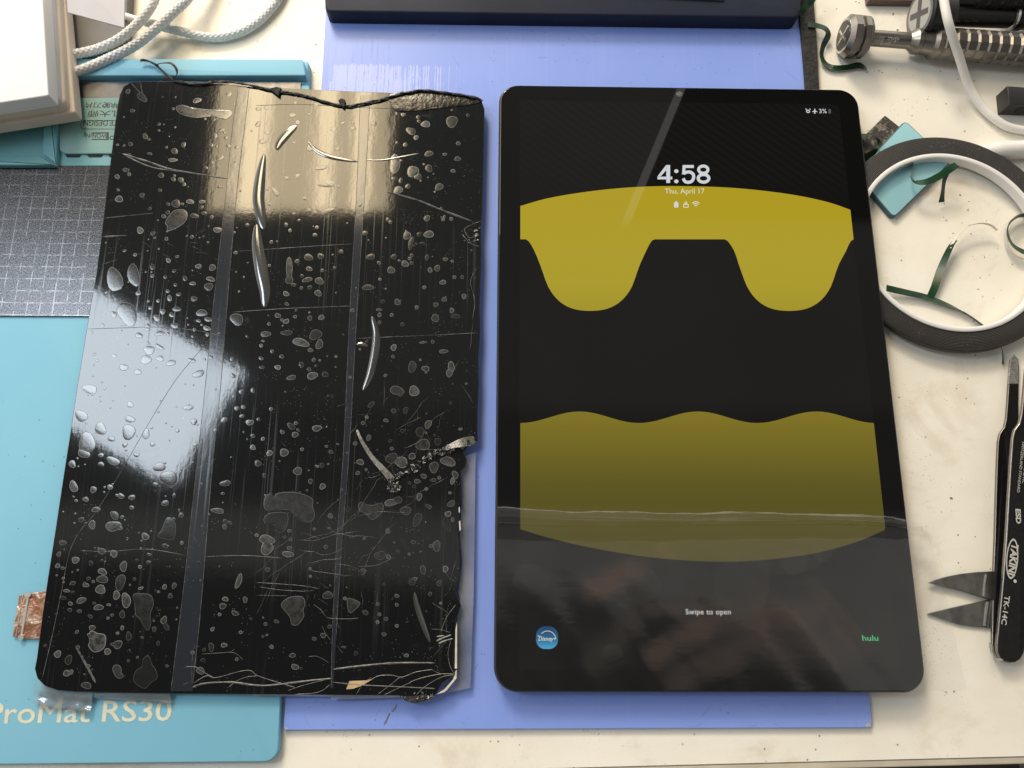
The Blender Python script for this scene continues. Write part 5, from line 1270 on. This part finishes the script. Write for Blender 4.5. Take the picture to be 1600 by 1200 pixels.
for s_, pa, pb_, h_, bd, shr in (('ESD', (1587, 795), (1588, 818), 7.5, .04, 0), ('TK-14C', (1570, 930), (1564.5, 975), 8, .02, 0), ('SWITZERLAND STANDARD', (1597, 690), (1589, 769), 4.2, .0, 0), ('ANTI-MAGNETIC', (1604, 700), (1597, 755), 4.2, .0, 0), ('TAKINI', (1581, 849), (1575, 898), 10.5, .04, .1)):
    q = arm_text(s_, pa, pb_, h_, bd, shr); m.add(q.v, q.f)
cE = at_arm(1581.5, 873); L_ = (at_arm(1583, 842) - at_arm(1578, 905)).length / 2; dE = (at_arm(1583, 842) - at_arm(1578, 905)); dE.z = 0; dE.normalize(); nE = Vector((-dE.y, dE.x, 0)); v = []; f = []
for k in range(40):
    th = 2 * math.pi * k / 40
    for s_ in (1.0, .90):
        q = cE + dE * L_ * s_ * math.cos(th) + nE * (L_ * .30 * (s_ if s_ == 1 else .80)) * math.sin(th); v.append((q.x, q.y, zarm(q.x, q.y)))
f = [(2 * k, (2 * k + 2) % 80, (2 * k + 3) % 80, 2 * k + 1) for k in range(40)]; m.add(v, f)
q = at_arm(1586, 908); v = []; 
for k in range(12):
    th = k / 12 * 6.283; v.append((q.x + .0007 * math.cos(th), q.y + .0007 * math.sin(th), zarm(q.x, q.y) + .00001))
m.add(v, [tuple(range(12))])
build('silver_lettering', m, m_print, arm); build('worn_coating', WORN, m_steellight, arm, kind='stuff')

# small debris on the bench
deb = [(1395, 22, 6), (1402, 47, 5), (1373, 111, 4), (1426, 118, 2), (1522, 127, 3), (1507, 205, 3), (1486, 715 + 63, 4), (1486, 778, 5), (577, 1148, 3), (1478, 1081, 3), (1490, 1080, 3), (1402, 1163, 3), (1512, 328, 4), (1500, 305, 4), (1478, 344, 3), (985, 1030 + 63, 2), (800, 1150, 2), (1535, 463, 2), (1066, 1162, 2), (1538, 402, 2), (432, 40, 2), (494, 70, 3), (325, 35, 2)]
m = M()
for x, y, s_ in deb:
    c = P(x, y, 0); an = rnd.uniform(0, 3.14)
    d_ = Vector((math.cos(an), math.sin(an), 0)) * s_ * .00012; n_ = Vector((-d_.y, d_.x, 0)) * .35
    q = [c + d_, c + n_, c - d_ * .9, c - n_ * .8]; z0 = .00005
    m.add([v_ + Vector((0, 0, z0)) for v_ in q] + [v_ * 1.0 + Vector((0, 0, .0004)) for v_ in q], [(4, 5, 6, 7), (0, 1, 5, 4), (1, 2, 6, 5), (2, 3, 7, 6), (3, 0, 4, 7)])
build('crumbs', m, mat('dark_crumb', (0.05, 0.045, 0.04), 0.7), kind='stuff', label='dark crumbs and filings scattered on the cream bench', cat='crumbs')
